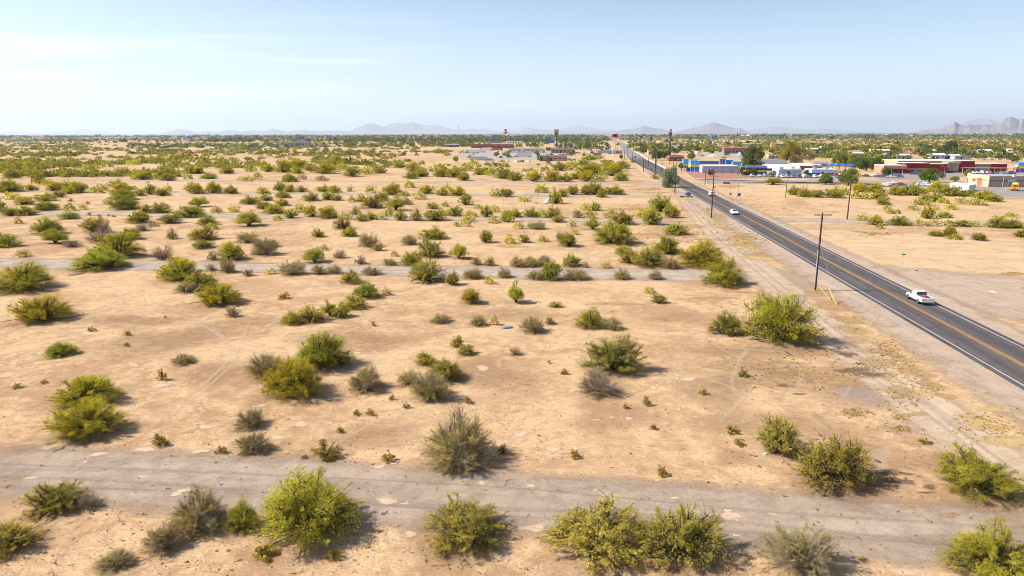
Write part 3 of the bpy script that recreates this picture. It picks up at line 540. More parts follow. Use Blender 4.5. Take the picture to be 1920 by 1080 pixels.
# x  base row  width  height  kind, photo pixels; | own words for the ones that stand out
BUSH='''580 1034 215 160 G|largest bright green bush in the foreground, with a long dark shadow on the gravel
455 1000 66 62 G|small bright green bush touching the left side of the largest foreground bush
870 1046 172 118 O|olive bush with scraps of yellow and white litter caught in its twigs
1115 1072 212 138 O|broad green and olive bush at the bottom edge, left half of a touching pair
1272 1076 180 142 O|thin green see-through bush at the bottom edge, right half of a touching pair
1490 1088 142 118 S|brownish bush on the near gravel track with bare twig tips
1853 1112 185 138 G|bright green bush cut off by the bottom right corner
1824 941 162 104 G|round bright green bush beside the dirt lane at the lower right
1557 927 148 120 O|tall olive bush with a long shadow, beside a smaller feathery green bush
1457 858 90 82 O|feathery green bush tucked against the left of the tall olive bush
862 890 148 114 S|large brown-green twiggy bush standing on the far edge of the near gravel track
163 829 138 88 Y|yellow-green bush with a dark inside, lower one of a stacked pair at left
167 764 120 68 Y|yellow-green rounded bush, upper one of a stacked pair at left
552 753 120 88 Y|bright yellow-green bush in the left middle with a twiggy dark base
605 700 120 80 G|dark green bush just behind the bright yellow-green bush
502 713 78 54 S|thin brownish bush left of the bright yellow-green bush
685 739 74 54 S|low grey-green twiggy bush right of the bright yellow-green bush
808 757 82 62 S|dark-stemmed thin bush in front of an olive bush in the middle
835 719 74 50 O|olive bush just behind the dark-stemmed thin bush
768 727 46 38 S|small wispy bush left of the dark-stemmed thin bush
798 688 42 30 O|small olive bush above the wispy one in the middle
1148 708 122 82 O|rounded pale green bush with grey twigs showing, right of centre
1120 749 88 54 B|leafless grey bush of fanned bare twigs in front of the pale green one
1455 652 145 112 G|very large bright green bush by the dirt lane near the wooden pole
1361 632 62 50 O|yellowish thin bush left of the very large bush by the lane
1355 541 86 52 G|green bush at the corner where the second gravel track meets the lane
1315 505 96 52 Y|bright green bush behind the second track, close to the dirt lane
80 606 108 58 Y|yellow-green ragged bush near the left edge, front one of two
45 548 122 60 G|wide dark green bush at the left edge beside the second track
115 669 58 30 G|low green bush alone on bare sand near the left edge
411 575 88 46 Y|yellow-green bush with thick dark stems, front of a diagonal row of three
380 544 62 36 O|green bush in the middle of a diagonal row of three
340 528 86 48 Y|yellow-green bush at the back of a diagonal row beside the second track
570 860 10 8 C
222 485 92 52 Y|bright yellow-green bush behind the second track at left
190 507 106 40 G|wide flat green bush overlapping the second track at left
797 532 70 48 O|spreading bush with arching dark branches on the second track
105 968 104 74 O|olive and brown bush with a bare grey stem at the lower left
168 958 46 38 B|dark brown dead bush right of the olive one at lower left
12 1046 125 76 O|olive-brown bush cut off by the left edge near the bottom
308 1040 76 66 S|yellow-brown thin bush in front of a taller brown bush at lower left
378 1004 112 90 S|tall brown-olive bush behind a thin yellow-brown one at lower left
218 1072 68 42 S|small sparse brown bush at the bottom left
475 854 62 46 S|pale thin bush on the edge of the near track at left
470 806 58 42 S|dark thin bush just behind the pale thin one at left
612 866 68 36 C|wide low yellow-brown bush on the far edge of the near track
345 684 44 24 S
1250 479 58 36 G
1215 503 72 42 O
1180 496 38 32 O
1256 506 40 26 S
1152 461 86 48 G
1266 442 48 27 G
1168 479 34 20 G
1105 619 52 40 G
1145 621 42 30 S
998 627 46 40 S
1030 610 22 18 S
967 571 36 38 U
883 572 42 34 O
1041 578 26 14 O
1217 552 20 14 S
1235 571 30 20 O
826 608 42 22 S
897 613 32 24 S
927 610 14 20 B
857 653 26 26 O
873 668 36 23 O
966 668 26 20 B
437 595 28 22 B
350 549 38 25 S
550 610 42 32 G
585 607 52 38 O
619 594 30 28 U
640 597 36 32 O
665 581 52 28 O
687 561 52 36 G
658 532 38 30 O
668 534 20 20 S
724 554 18 14 B
548 517 50 32 S
597 515 28 22 S
627 514 30 20 S
696 517 36 20 S
772 499 44 29 G
806 484 54 36 O
861 487 36 30 U
893 498 22 18 S
918 499 22 18 O
731 498 30 14 S
740 481 14 12 B
848 536 30 28 O
887 525 38 26 S
945 522 30 22 S
917 533 20 14 O
590 494 44 30 U
609 469 12 12 B
638 485 28 18 B
677 496 26 20 B
655 444 32 20 Y
643 430 34 24 O
692 464 38 30 S
708 471 26 18 S
597 445 26 20 O
812 450 48 27 G
768 460 30 24 S
912 456 28 27 O
955 458 20 17 O
984 456 22 20 O
1065 464 38 28 G
1052 451 20 18 O
1018 454 16 14 O
1077 441 16 12 S
970 502 30 24 S
995 502 30 24 S
1020 501 30 26 S
1072 502 42 26 O
1097 503 10 12 B
1135 504 18 15 S
1032 528 46 40 G
1005 526 38 22 S
1080 527 52 28 S
1165 526 34 24 S
1228 526 28 20 S
497 479 54 36 S
465 456 44 26 S
435 489 52 38 Y
512 463 26 17 S
427 512 32 34 S
397 508 24 18 B
465 518 22 16 S
507 514 16 12 S
400 488 24 24 B
306 487 38 31 B
383 466 42 17 O
381 451 56 29 O
323 448 22 22 S
245 449 48 24 G
188 453 50 18 B
135 463 36 17 B
104 457 56 31 U
43 481 22 15 B
10 463 52 30 G
92 440 58 34 G
178 435 44 32 O
197 437 30 24 B
262 418 48 24 G
320 419 42 21 O
357 408 56 25 G
390 422 35 20 G
397 430 22 13 O
268 433 30 17 B
289 424 18 10 B
35 418 13 14 B
467 425 50 30 U
132 410 35 17 G
22 333 34 20 G
15 359 50 28 G
12 357 40 22 Y
22 373 22 15 O
59 356 26 14 Y
47 383 34 18 Y
85 376 38 18 G
88 394 40 23 G
20 404 34 19 G
50 403 36 21 G
3 394 18 22 G
74 344 24 26 G
88 346 20 13 Y
102 357 30 20 Y
130 353 40 18 G
150 361 32 24 Y
132 363 24 16 G
112 369 28 15 O
130 394 21 14 U
156 392 14 11 S
183 361 22 13 U
195 356 16 11 B
221 351 30 18 G
232 363 46 22 Y
232 375 54 24 G
234 393 54 28 G
200 382 14 9 O
264 367 22 17 G
283 364 24 21 G
304 367 28 16 G
314 358 14 13 O
273 399 24 20 O
301 399 38 22 G
358 358 24 19 O
370 363 30 21 Y
402 362 34 23 Y
434 363 28 18 O
392 335 31 14 G
352 335 16 12 G
462 339 22 10 B
483 336 16 14 G
543 341 34 18 G
565 336 16 11 B
603 339 18 11 B
495 364 24 15 Y
525 359 24 20 G
544 360 22 17 G
566 360 25 14 O
607 360 28 15 G
628 362 26 16 Y
499 376 25 14 G
530 371 30 16 G
529 386 30 15 O
470 383 35 19 G
447 378 8 7 C
372 388 35 20 U
407 399 20 13 B
439 398 19 13 O
496 392 32 16 O
515 401 42 20 G
521 413 17 12 S
546 409 25 19 G
565 398 22 15 O
584 407 25 27 Y
615 410 39 26 Y
583 377 35 18 O
616 375 25 19 G
632 376 23 15 O
657 359 10 11 U
695 362 18 15 U
736 366 37 24 Y
716 376 30 17 G
757 368 22 9 O
767 352 21 14 G
680 379 24 17 O
700 391 45 28 O
661 379 15 12 B
743 395 37 26 U
762 384 25 16 S
667 403 23 18 S
648 412 21 16 S
678 415 25 16 G
697 412 21 17 O
713 412 20 14 S
730 405 18 16 G
752 414 25 24 O
780 414 23 24 O
815 415 45 25 O
830 405 19 15 O
800 364 30 18 Y
788 374 21 15 O
830 367 26 18 O
840 363 18 18 Y
859 368 31 19 Y
874 385 26 24 G
812 392 26 15 O
835 388 14 10 S
854 406 29 20 G
880 404 13 12 S
888 407 13 10 S
912 407 25 22 G
928 398 16 13 O
896 392 17 9 S
876 417 24 14 S
857 425 13 10 S
874 425 16 12 O
925 419 24 12 S
950 417 25 25 Y
931 370 19 15 G
950 370 28 18 O
1015 362 23 15 U
982 379 21 12 G
1042 383 25 27 G
1056 370 20 20 O
1074 366 28 20 O
1100 366 28 20 O
1114 366 40 26 G
1151 366 38 20 G
1128 371 24 15 G
968 408 24 19 O
996 408 28 20 G
1017 408 20 15 G
1038 409 32 22 O
1046 418 28 16 O
1083 409 22 17 S
1106 410 23 15 O
1111 432 33 24 U
1096 395 18 14 O
1115 396 25 17 G
1147 401 14 10 S
1139 410 16 13 S
1167 423 46 30 O
1200 409 20 16 Y
1221 423 38 36 Y
1240 399 48 32 G
1258 410 32 26 G
1005 431 36 18 S
972 430 17 14 S
1072 425 15 12 S
1610 362 30 20 Y
1640 363 34 19 Y
1605 374 16 17 Y
1624 375 21 13 G
1648 375 31 18 O
1655 386 27 16 G
1680 368 36 20 Y
1712 369 44 28 G
1758 363 42 22 Y
1780 370 46 22 Y
1815 370 34 16 G
1843 378 32 22 Y
1862 380 30 16 Y
1733 378 22 16 O
1753 380 29 18 O
1769 383 21 12 G
1721 386 18 12 O
1736 387 21 12 G
1701 381 9 8 O
1803 383 21 12 S
1833 387 23 14 O
1712 396 18 11 O
1754 396 13 9 S
1783 395 20 11 Y
1663 394 13 8 G
1668 402 13 11 Y
1682 402 12 8 G
1739 412 26 26 Y
1770 410 27 14 G
1618 416 21 13 G
1641 424 29 20 Y
1648 430 14 9 G
1685 425 39 21 G
1727 426 20 14 S
1750 426 20 13 S
1778 426 21 12 O
1803 427 25 15 G
1825 427 19 11 S
1870 430 38 26 G
1898 430 35 21 G
1896 409 17 10 O
1755 445 29 14 G
1780 447 27 24 O
1789 451 25 12 G
1834 453 30 17 O
1915 447 26 16 G
1449 348 33 15 U
1490 367 27 19 G
1508 371 27 21 G
1532 372 27 17 O
1562 373 37 24 G
1582 367 21 15 G
1228 336 14 9 G
426 325 28 17 Y
469 321 20 13 G
372 325 26 16 Y
503 322 29 17 Y
534 323 31 25 Y
555 317 45 22 Y
558 325 26 15 Y
583 321 26 18 O
611 326 46 22 Y
642 319 23 13 Y
661 331 31 21 Y
688 327 23 14 Y
712 325 27 15 Y
751 315 27 15 G
775 323 29 21 Y
772 335 28 15 G
790 332 30 21 Y
829 332 35 19 Y
852 333 31 23 Y
870 339 28 18 G
877 320 21 13 G
900 328 26 17 Y
921 329 24 14 Y
946 336 36 21 G
967 340 29 18 G
1002 341 35 23 Y
1037 341 35 24 Y
1062 341 25 17 G
1048 321 29 20 O
1080 337 24 17 Y
1100 341 31 22 Y
1105 329 52 24 Y
1125 341 20 14 G
1150 331 48 25 Y
1166 317 30 19 G
1140 316 27 17 Y
1164 340 30 18 G
1072 313 23 12 Y
1094 311 27 13 G
1107 301 32 11 G
888 310 19 12 G
820 318 19 12 G
42 329 25 15 Y
70 331 42 20 G
112 327 21 13 G
135 326 27 13 Y
170 330 33 12 G
198 329 23 12 O
230 327 25 13 G
267 336 39 19 Y
290 334 15 11 Y
315 338 33 15 Y
360 325 35 18 Y
8 322 36 18 Y
40 314 30 12 Y
170 316 30 10 Y
201 312 21 12 G
250 308 26 10 Y'''
BUSH=[l.split('|') for l in BUSH.strip().split('\n')]
CRE='''300 839 32 28
415 852 22 20
728 869 26 26
943 853 20 22
1077 862 24 22
1240 896 24 26
1372 816 32 18
1383 839 22 16
1225 808 15 13
1318 742 19 13
1211 763 18 20
1173 768 12 13
1057 704 15 15
1029 683 9 9
1393 709 22 20
762 767 15 14
668 780 15 15
694 780 17 17
638 813 15 14
735 751 14 12
877 759 18 16
305 714 19 24
82 719 14 10
32 728 20 12
495 1054 50 34
625 1054 36 24
172 621 16 12
240 629 14 11
238 649 12 9
534 561 28 12
700 612 10 12
1734 836 24 12
133 377 12 7
165 382 9 7
168 403 10 7
186 406 10 7
204 405 7 6
213 406 9 6
1455 830 14 10
1617 1056 18 12
310 596 8 6
490 478 8 6'''
CRE=[l.split() for l in CRE.strip().split('\n')]
def place(x,y,w_,h_):
    """centre, radius and height in metres of a bush seen w x h px with its near edge on row y"""
    b=G(x,y); m=mpp(y); r=w_/2*m*(1.17 if w_>52 else 1.26); dist=math.hypot(b.y,CH); s=CH/dist; c_=b.y/dist
    T=h_*m*math.cos(math.atan((y-540)/FP)); rg_=r*0.72
    q=(T-rg_*s); hh=math.sqrt(max(q*q-(rg_*s)**2,0))/c_ if q>rg_*s else 0
    hh=min(max(hh,r*0.62),r*1.9); d=b.normalized(); c0=b+d*rg_*0.95
    return c0,r,hh
entries=[]
for k,l in enumerate(BUSH):
    p=l[0].split(); x,y,w_,h_=map(float,p[:4])
    entries.append([x,y,w_,h_,p[4],l[1] if len(l)>1 else None])
entries=[e for e in entries if e[2]>9]
entries.sort(key=lambda e:-e[2]*e[3])
main=entries[:300]; rest=entries[300:]
COLN=dict(G='green',Y='yellow-green',U='umbrella-shaped green',O='olive',S='thin twiggy',B='bare brown')
NAME=dict(G='mesquite_bush',Y='mesquite_bush',U='mesquite_bush',O='mesquite_bush',S='desert_bush',B='bare_bush',C='creosote_bush')
def zone(x,y):
    rx=1102+(y-250)/0.5465
    if x>rx:
        if y<349: return 'beyond the side street'
        if y<389: return 'in the belt before the school car park'
        if y<414: return 'behind the right-hand gravel track'
        return 'along the right-hand gravel track'
    def tr(pts):
        for (a,b),(c_,d) in zip(pts,pts[1:]):
            if a<=x<=c_: return b+(d-b)*(x-a)/(c_-a)
        return pts[-1][1]
    if y>tr([(-99,900),(960,960),(2000,1020)]): return 'in front of the nearest gravel track'
    if y>tr([(-99,505),(300,507),(960,525),(1600,530)]): return 'between first and second gravel tracks'
    if y>tr([(-99,402),(640,411),(1300,418)]): return 'between second and third gravel tracks'
    if y>tr([(-99,358),(640,363),(1300,371)]): return 'between third and fourth gravel tracks'
    if y>tr([(-99,336),(640,341),(1300,346)]): return 'between fourth and fifth gravel tracks'
    return 'beyond the fifth gravel track'
pool={}
for e in main:
    if e[5] is None:
        m=e[2]*mpp(e[1]); sz='small' if m<3.2 else ('medium' if m<6.2 else 'large'); e.append(sz); pool.setdefault((sz,e[4],zone(e[0],e[1])),[]).append(e)
    else: e.append('')
for (sz,kd,z_),l in pool.items():
    l.sort(key=lambda e:e[0]); word='bush'
    for i,e in enumerate(l):
        if len(l)==1: e[5]=f"the only {sz} {COLN[kd]} bush {z_}"
        else: e[5]=f"{ordn(i+1)} {sz} {COLN[kd]} bush from the left {z_}"
rb=random.Random(5)
SEEN={}
def bush(x,y,w_,h_,kd,label,group,cat='bush',name=None):
    c0,r,hh=place(x,y,w_,h_); lod=0 if w_>52 else (1 if w_>26 else 2)
    if kd=='C': lod=min(1,lod) if w_>11 else 2
    pr=PROTO[kd,lod]; lm,bm=pr[rb.randrange(len(pr))]
    rot=rb.uniform(0,6.28); sx=rb.uniform(0.94,1.06); f=rb.uniform(0.86,1.14); hu=rb.uniform(-0.07,0.07); tb=TINT[kd]
    col_=(tb[0]*f*(1+hu),tb[1]*f*(1-hu*0.3),tb[2]*f*(1-hu),1)
    if bm is None:
        o=bpy.data.objects.new(name or NAME[kd],lm); COL.objects.link(o); o.color=col_
    else:
        o=bpy.data.objects.new(name or NAME[kd],None); COL.objects.link(o)
        for nm,me in (('foliage',lm),('branches',bm)):
            q=bpy.data.objects.new(nm,me); COL.objects.link(q); q.parent=o; q.color=col_
    o.location=(c0.x,c0.y,0); o.rotation_euler=(0,0,rot); o.scale=(r*sx,r/sx,hh)
    return tag(o,label,cat,group),c0,r,hh
shrubs=[]
for e in main:
    o,c0,r,hh=bush(*e[:5],e[5],'desert bushes on the open sand'); shrubs.append((c0,r))
cp_={}
CRE=[[float(v) for v in l] for l in CRE]; CRE.sort(key=lambda l:l[0])
for z_ in set(zone(l[0],l[1]) for l in CRE):
    l=[q for q in CRE if zone(q[0],q[1])==z_]
    for i,q in enumerate(l):
        o,c0,r,hh=bush(*q,'C',f"{ordn(i+1)} tiny yellow-brown creosote bush from the left {z_}" if len(l)>1 else f"the only tiny yellow-brown creosote bush {z_}",'tiny creosote bushes on the sand','small bush')
# leaf litter under the larger bushes
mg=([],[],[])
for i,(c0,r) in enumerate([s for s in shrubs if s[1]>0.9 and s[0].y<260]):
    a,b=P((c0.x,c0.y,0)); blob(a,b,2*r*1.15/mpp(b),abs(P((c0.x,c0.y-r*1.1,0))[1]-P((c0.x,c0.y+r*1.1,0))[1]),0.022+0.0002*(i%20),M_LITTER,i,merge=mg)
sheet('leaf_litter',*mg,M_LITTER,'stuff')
# ---- far scrub nobody could count: leaf clumps in one mesh
def clumps(name,lst,seed,kind='stuff',zdrop=0):
    """lst: (x,y,r,h,(r,g,b),n)"""
    rng=np.random.default_rng(seed); PP=[];SS=[];CC=[]
    for (x,y,r,h,c_,n) in lst:
        n=int(n*1.3); th=rng.random(n)*6.283; el=np.arcsin(rng.random(n)**0.8); ra=(0.55+0.5*rng.random(n))
        ra*=1+0.2*np.sin(2*th+rng.random()*6)+0.15*np.sin(3*th+rng.random()*6)
        p=np.stack([x+r*ra*np.cos(el)*np.cos(th),y+r*ra*np.cos(el)*np.sin(th),h*ra*np.sin(el)+0.03*h],1); PP.append(p)
        SS.append(np.full(n,(r*r*h)**(1/3)*2.1/math.sqrt(n))*rng.uniform(0.6,1.4,n)); b=rng.uniform(0.6,1.35,n)*rng.uniform(0.85,1.15)
        CC.append(np.stack([c_[0]*b*rng.uniform(0.9,1.15,n),c_[1]*b,c_[2]*b],1))
    me=leaf_mesh(name,np.concatenate(PP),np.concatenate(SS),np.concatenate(CC),rng,asp=0.6); o=bpy.data.objects.new(name,me); COL.objects.link(o); o['kind']=kind; return o
rs=random.Random(77)
GRN=[(0.24,0.26,0.045),(0.32,0.30,0.042),(0.27,0.25,0.06),(0.19,0.21,0.05),(0.33,0.285,0.045)]
sc=[]
for e in rest:
    c0,r,hh=place(*e[:4]); sc.append((c0.x,c0.y,r,hh,TINT[e[4]][:3],160))
from mathutils import noise as mnoise
town=[(1040,1480,278,312),(850,1060,262,303),(1290,1990,298,350),(1400,1990,286,345),(1120,1300,258,300)]
def roadclear(x,y): 
    if y<640: return abs(x-roadx(y))>9
    px,py=P((x,y,0)); q=np.interp(py,[258,264,270,278,285,295],[1145,1157,1168,1174.5,1179,1191]); return abs(px-q)>7+max(0,py-285)
def zonefill(n,x0,x1,y0,y1,cols,rmin,rmax,cl=0.0,town_ok=False,nl=46,freq=0.012):
    k=0; tries=0
    while k<n and tries<n*12:
        tries+=1; px=rs.uniform(x0,x1); py=rs.uniform(y0,y1)
        if not town_ok and any(a<px<b and c_<py<d for a,b,c_,d in town): continue
        g=G(px,py)
        if not roadclear(g.x,g.y): continue
        if mnoise.noise(Vector((g.x*freq,g.y*freq*0.8,3)))<cl+rs.uniform(-0.2,0.2): continue
        r=rs.uniform(rmin,rmax)*(0.75+rs.random()**3*0.8); sc.append((g.x,g.y,r,r*rs.uniform(0.6,0.95),rs.choice(cols),nl)); k+=1
zonefill(230,0,330,298,331,GRN[:2]+[GRN[4]],2.5,5,-0.1,nl=110)
zonefill(380,-60,760,284,316,GRN[:2]+[GRN[4]],2.4,4.8,0.0,nl=80)
zonefill(800,-80,850,270,292,GRN[:4],2.2,4.6,0.0,nl=56)
zonefill(800,-80,1150,262,276,GRN[:4],2.4,5.5,0.0,nl=34)
zonefill(60,760,1140,300,322,GRN[:3],1.5,3,0.05,nl=60)
zonefill(80,1290,1990,275,300,GRN,2,4.5,0.0,True,nl=60)
zonefill(1900,1180,1990,261,284,[GRN[0],GRN[1],GRN[4],(0.17,0.14,0.045)],2.5,5.5,-0.12,True,nl=36,freq=0.006)
zonefill(2600,-80,1990,255.0,264,[GRN[3],GRN[2],GRN[0]],3.5,7.5,-0.05,True,nl=20,freq=0.004)
zonefill(2600,-80,1990,251.8,257,[(0.07,0.085,0.03),(0.085,0.09,0.035)],6,14,-0.15,True,nl=12,freq=0.002)
clumps('far_scrub',sc,4)
# dry tussocks on the verge and low dead brush: uncountable
tf=[];rt=random.Random(21)
def tuft(x,y,s,c_,n): tf.append((x,y,s,s*0.55,c_,n))
for (x,y,w_,h_,n,cc) in [(1640,690,80,26,80,0),(1600,700,70,12,40,1),(1700,700,70,60,110,2),(1740,730,50,30,60,2),(1590,600,110,50,110,0),(1660,660,60,30,110,0),(1360,385,70,40,150,2),(1400,460,80,60,420,2),(1345,400,40,40,160,2),(1850,800,120,50,120,2),(1690,750,60,40,60,0),(1605,776,50,14,50,0),(1688,785,30,10,26,2),(1685,806,46,10,36,0),(1650,900,60,20,60,1),(1400,560,160,40,80,0),(1240,332,30,20,60,2),(1230,390,90,10,90,0),(1270,440,90,40,90,0),(1905,515,50,8,60,0),(1220,640,400,140,30,1),(1500,690,160,70,130,1),(1500,850,200,60,60,1),(700,336,500,8,160,0),(1640,440,60,8,40,0),(1210,356,60,8,60,0)]:
    for _ in range(int(n*1.7)):
        a=rt.gauss(0,0.33);b=rt.gauss(0,0.33); g=G(x+a*w_,y+b*h_); s=rt.uniform(0.05,0.15)*(1 if g.y<150 else 2.2); 
        if abs(g.x-roadx(g.y))<5: continue
        tuft(g.x,g.y,s,[(0.50,0.34,0.15),(0.36,0.25,0.15),(0.55,0.40,0.16)][cc],9)
for _ in range(900):
    g=G(rt.uniform(-20,1900),545+530*rt.random()**0.8)
    if abs(g.x-roadx(g.y))<7 or mnoise.noise(Vector((g.x*0.09,g.y*0.09,11)))<rt.uniform(-.25,.25): continue
    tuft(g.x,g.y,rt.uniform(0.05,0.13),rt.choice([(0.48,0.34,0.16),(0.36,0.25,0.14),(0.40,0.33,0.12)]),9)
clumps('dry_grass',tf,9)
# loose stones, clods and fallen twigs
mb=MB(); rk=random.Random(31)
for i in range(9500):
    px=rk.uniform(-20,1940); py=560+520*rk.random()**0.75
    g=G(px,py); 
    if abs(g.x-roadx(g.y))<5.5: continue
    if mnoise.noise(Vector((g.x*0.12,g.y*0.12,7)))<rk.uniform(-0.5,0.3): continue
    s=rk.uniform(0.02,0.06)*(1.8 if rk.random()<0.06 else 1); vs_=[]
    for k in range(5):
        a=k*1.2566+rk.uniform(-.3,.3); vs_.append((g.x+s*math.cos(a)*rk.uniform(.7,1.3),g.y+s*math.sin(a)*rk.uniform(.7,1.3),0.0))
    vs_.append((g.x,g.y,s*rk.uniform(0.5,1.1))); mb.add(vs_,[(k,(k+1)%5,5) for k in range(5)],rk.choice((0,0,1,1,2)))
for i in range(260):
    g=G(rk.uniform(0,1800),580+500*rk.random()); 
    if abs(g.x-roadx(g.y))<7: continue
    a=rk.uniform(0,3.14); l=rk.uniform(0.1,0.45); mb.tube((g.x,g.y,0.03),(g.x+l*math.cos(a),g.y+l*math.sin(a),rk.uniform(0.02,0.12)),0.018,0.008,4,2)
mb.build('stones',[paint((0.42,0.30,0.21),0.95),paint((0.30,0.21,0.15),0.95),paint((0.10,0.07,0.05),0.95)])['kind']='stuff'
# ------------------------------------------------------------------ vehicles (local +Y is forward)
def sec(y,hw0,hw1,z0,z1,ch=0.12):
    zm=z0+(z1-z0)*0.55
    return [(-hw0,y,z0),(hw0,y,z0),(hw0*1.02,y,zm),(hw1,y,z1-ch),(hw1-ch,y,z1),(-hw1+ch,y,z1),(-hw1,y,z1-ch),(-hw0*1.02,y,zm)]
VP=objpaint(0.35); SILV=CHROME; LAMP=paint((0.75,0.74,0.68),0.2); TAIL=paint((0.5,0.02,0.015),0.3)
def wheels(root,xs,ys,r,w_=0.22,n=12):
    for x in xs:
        for y in ys:
            b=MB(); b.tube((x-w_/2,y,r),(x+w_/2,y,r),r,r,n); wo=b.build('wheel',RUBBER,root)
            b=MB(); s=1 if x>0 else -1; b.tube((x+s*w_/2*0.9,y,r),(x+s*(w_/2+0.012),y,r),r*0.55,r*0.5,n); b.build('rim',SILV,wo)
def make_car(name,kind,colr,label,cat,group=None):
    root=empty(name,label=label,cat=cat,group=group)
    if kind=='sedan': Ls,W,top=4.7,0.91,1.45; prof=[(-2.35,.80,.74,.42,.78),(-2.25,.88,.84,.26,.98),(-1.5,.91,.87,.22,1.02),(0.9,.91,.87,.22,.98),(1.9,.89,.80,.24,.86),(2.3,.82,.70,.30,.70),(2.36,.76,.66,.42,.60)]; cab=[(-1.75,.78,.70,.98,1.0),(-1.05,.80,.62,.98,1.44),(0.15,.80,.62,.98,1.46),(1.05,.78,.70,.95,.97)]
    elif kind=='suv': Ls,W,top=4.8,0.95,1.75; prof=[(-2.38,.86,.80,.42,.9),(-2.3,.93,.88,.30,1.08),(-1.5,.95,.91,.28,1.10),(0.9,.95,.91,.28,1.08),(2.0,.92,.84,.30,1.0),(2.38,.84,.74,.38,.82)]; cab=[(-2.28,.86,.80,1.05,1.1),(-2.0,.86,.70,1.05,1.70),(0.2,.86,.70,1.05,1.74),(1.15,.84,.78,1.03,1.06)]
    elif kind=='pickup': Ls,W,top=5.1,0.88,1.6; prof=[(-2.55,.84,.82,.50,.98),(-2.48,.87,.85,.46,1.02),(-0.45,.88,.86,.42,1.02),(0.9,.88,.85,.42,1.0),(2.1,.86,.78,.42,.90),(2.48,.80,.70,.46,.76)]; cab=[(-0.52,.80,.76,.98,1.02),(-0.40,.80,.66,.98,1.56),(0.55,.80,.66,.98,1.58),(1.25,.78,.72,.97,.99)]
    elif kind=='van': Ls,W,top=5.4,0.99,2.1; prof=[(-2.7,.94,.88,.4,1.9),(-2.6,.98,.86,.3,2.1),(1.1,.98,.86,.3,2.1),(1.75,.97,.86,.3,1.30),(2.5,.92,.8,.34,1.0),(2.7,.85,.7,.4,.75)]; cab=None
    b=MB(); b.loft([sec(*q) for q in prof]); 
    body=b.build('body',VP,root,color=colr)
    if cab:
        c0=[sec(q[0],q[1],q[2],q[3],q[4],0.06 if q[4]-q[3]>0.2 else 0.01) for q in cab]; b=MB(); b.loft(c0); b.build('cabin',VP,root,color=colr)
        z0=cab[1][3]+0.10; z1=cab[1][4]-0.10; g=MB()
        # windscreen, rear screen, side glass: thin panes 8 mm proud of the cabin
        for (ya,za,yb,zb,hw) in ((cab[3][0]-0.06,cab[3][4]+0.03,cab[2][0]+0.05,cab[2][4]-0.06,cab[2][2]-0.02),(cab[0][0]+0.04,cab[0][4]+0.06,cab[1][0]-0.02,cab[1][4]-0.08,cab[1][2]-0.03)):
            s=0.02 if ya>0 else -0.02; g.add([(-hw-.04,ya+s*2,za+.02),(hw+.04,ya+s*2,za+.02),(hw,yb+s*2,zb+.015),(-hw,yb+s*2,zb+.015),(-hw-.04,ya-s,za-.02),(hw+.04,ya-s,za-.02),(hw,yb-s,zb-.03),(-hw,yb-s,zb-.03)],[(0,1,2,3),(7,6,5,4),(0,4,5,1),(1,5,6,2),(2,6,7,3),(3,7,4,0)])
        g.build('windscreen',GLASS,root); 
        for s in (-1,1):
            g=MB(); ya,yb=cab[1][0]+.05,cab[2][0]-.02; h0=cab[1][1]+0.012; h1=cab[1][2]+0.035
            y2=cab[3][0]-0.35
            q=[(s*h0,ya,z0),(s*(h0-.0),y2,z0),(s*h1,yb,z1),(s*h1,ya+.04,z1)]; q2=[(p[0]-s*0.05,p[1],p[2]) for p in q]
            g.add(q+q2,[(0,1,2,3),(7,6,5,4),(0,4,5,1),(1,5,6,2),(2,6,7,3),(3,7,4,0)]); g.build('side_window',GLASS,root)
    else:
        g=MB(); g.add([(-.8,1.80,1.32),(.8,1.80,1.32),(.78,1.20,1.98),(-.78,1.20,1.98),(-.8,1.70,1.30),(.8,1.70,1.30),(.78,1.1,1.96),(-.78,1.1,1.96)],[(0,1,2,3),(7,6,5,4),(0,4,5,1),(1,5,6,2),(2,6,7,3),(3,7,4,0)]); g.build('windscreen',GLASS,root)
        for s in (-1,1): g=MB(); x0=.90*s; g.box(min(x0,x0+.06*s),max(x0,x0+.06*s),0.3,1.2,1.25,1.75); g.build('side_window',GLASS,root)
    yf=prof[-1][0]; yr=prof[0][0]; zl=(prof[-1][3]+prof[-1][4])/2+0.05
    for s in (-1,1):
        b=MB(); b.box(s*.62-.14,s*.62+.14,yf-.16,yf+.02,zl-.05,zl+.08); b.build('headlight',LAMP,root)
        b=MB(); b.box(s*.74-.08,s*.74+.08,yr-.02,yr+.10,0.70,0.95); b.build('tail_light',TAIL,root)
    b=MB(); b.box(-.84,.84,yr-.10,yr+.02,.36,.52); b.build('bumper',SILV if kind=='pickup' else DARKM,root)
    b=MB(); b.box(-.84,.84,yf-.12,yf+.05,.26,.42); b.build('bumper',SILV if kind=='pickup' else DARKM,root)
    wr=0.36 if kind!='sedan' else 0.33; wheels(root,(-W+.10,W-.10),(yr+1.02,yf-.88),wr)
    if kind=='pickup':
        # open load bed: dark lined well with side walls left standing
        b=MB(); b.box(-.72,.72,-2.40,-.52,1.012,1.024); b.build('load_bed',paint((0.10,0.11,0.14),0.7),root)
        b=MB(); b.box(-.80,-.72,-2.46,-.5,1.0,1.10); b.box(.72,.80,-2.46,-.5,1.0,1.10); b.box(-.72,.72,-2.50,-2.43,1.0,1.10); b.build('bed_rail',VP,root,color=colr)
        b=MB(); b.box(-.80,.80,-2.575,-2.55,.62,1.00); b.build('tailgate',VP,root,color=tuple(x*0.92 for x in colr))
        b=MB(); b.box(-.16,.16,-2.61,-2.575,.56,.66); b.build('licence_plate',WHITE,root)
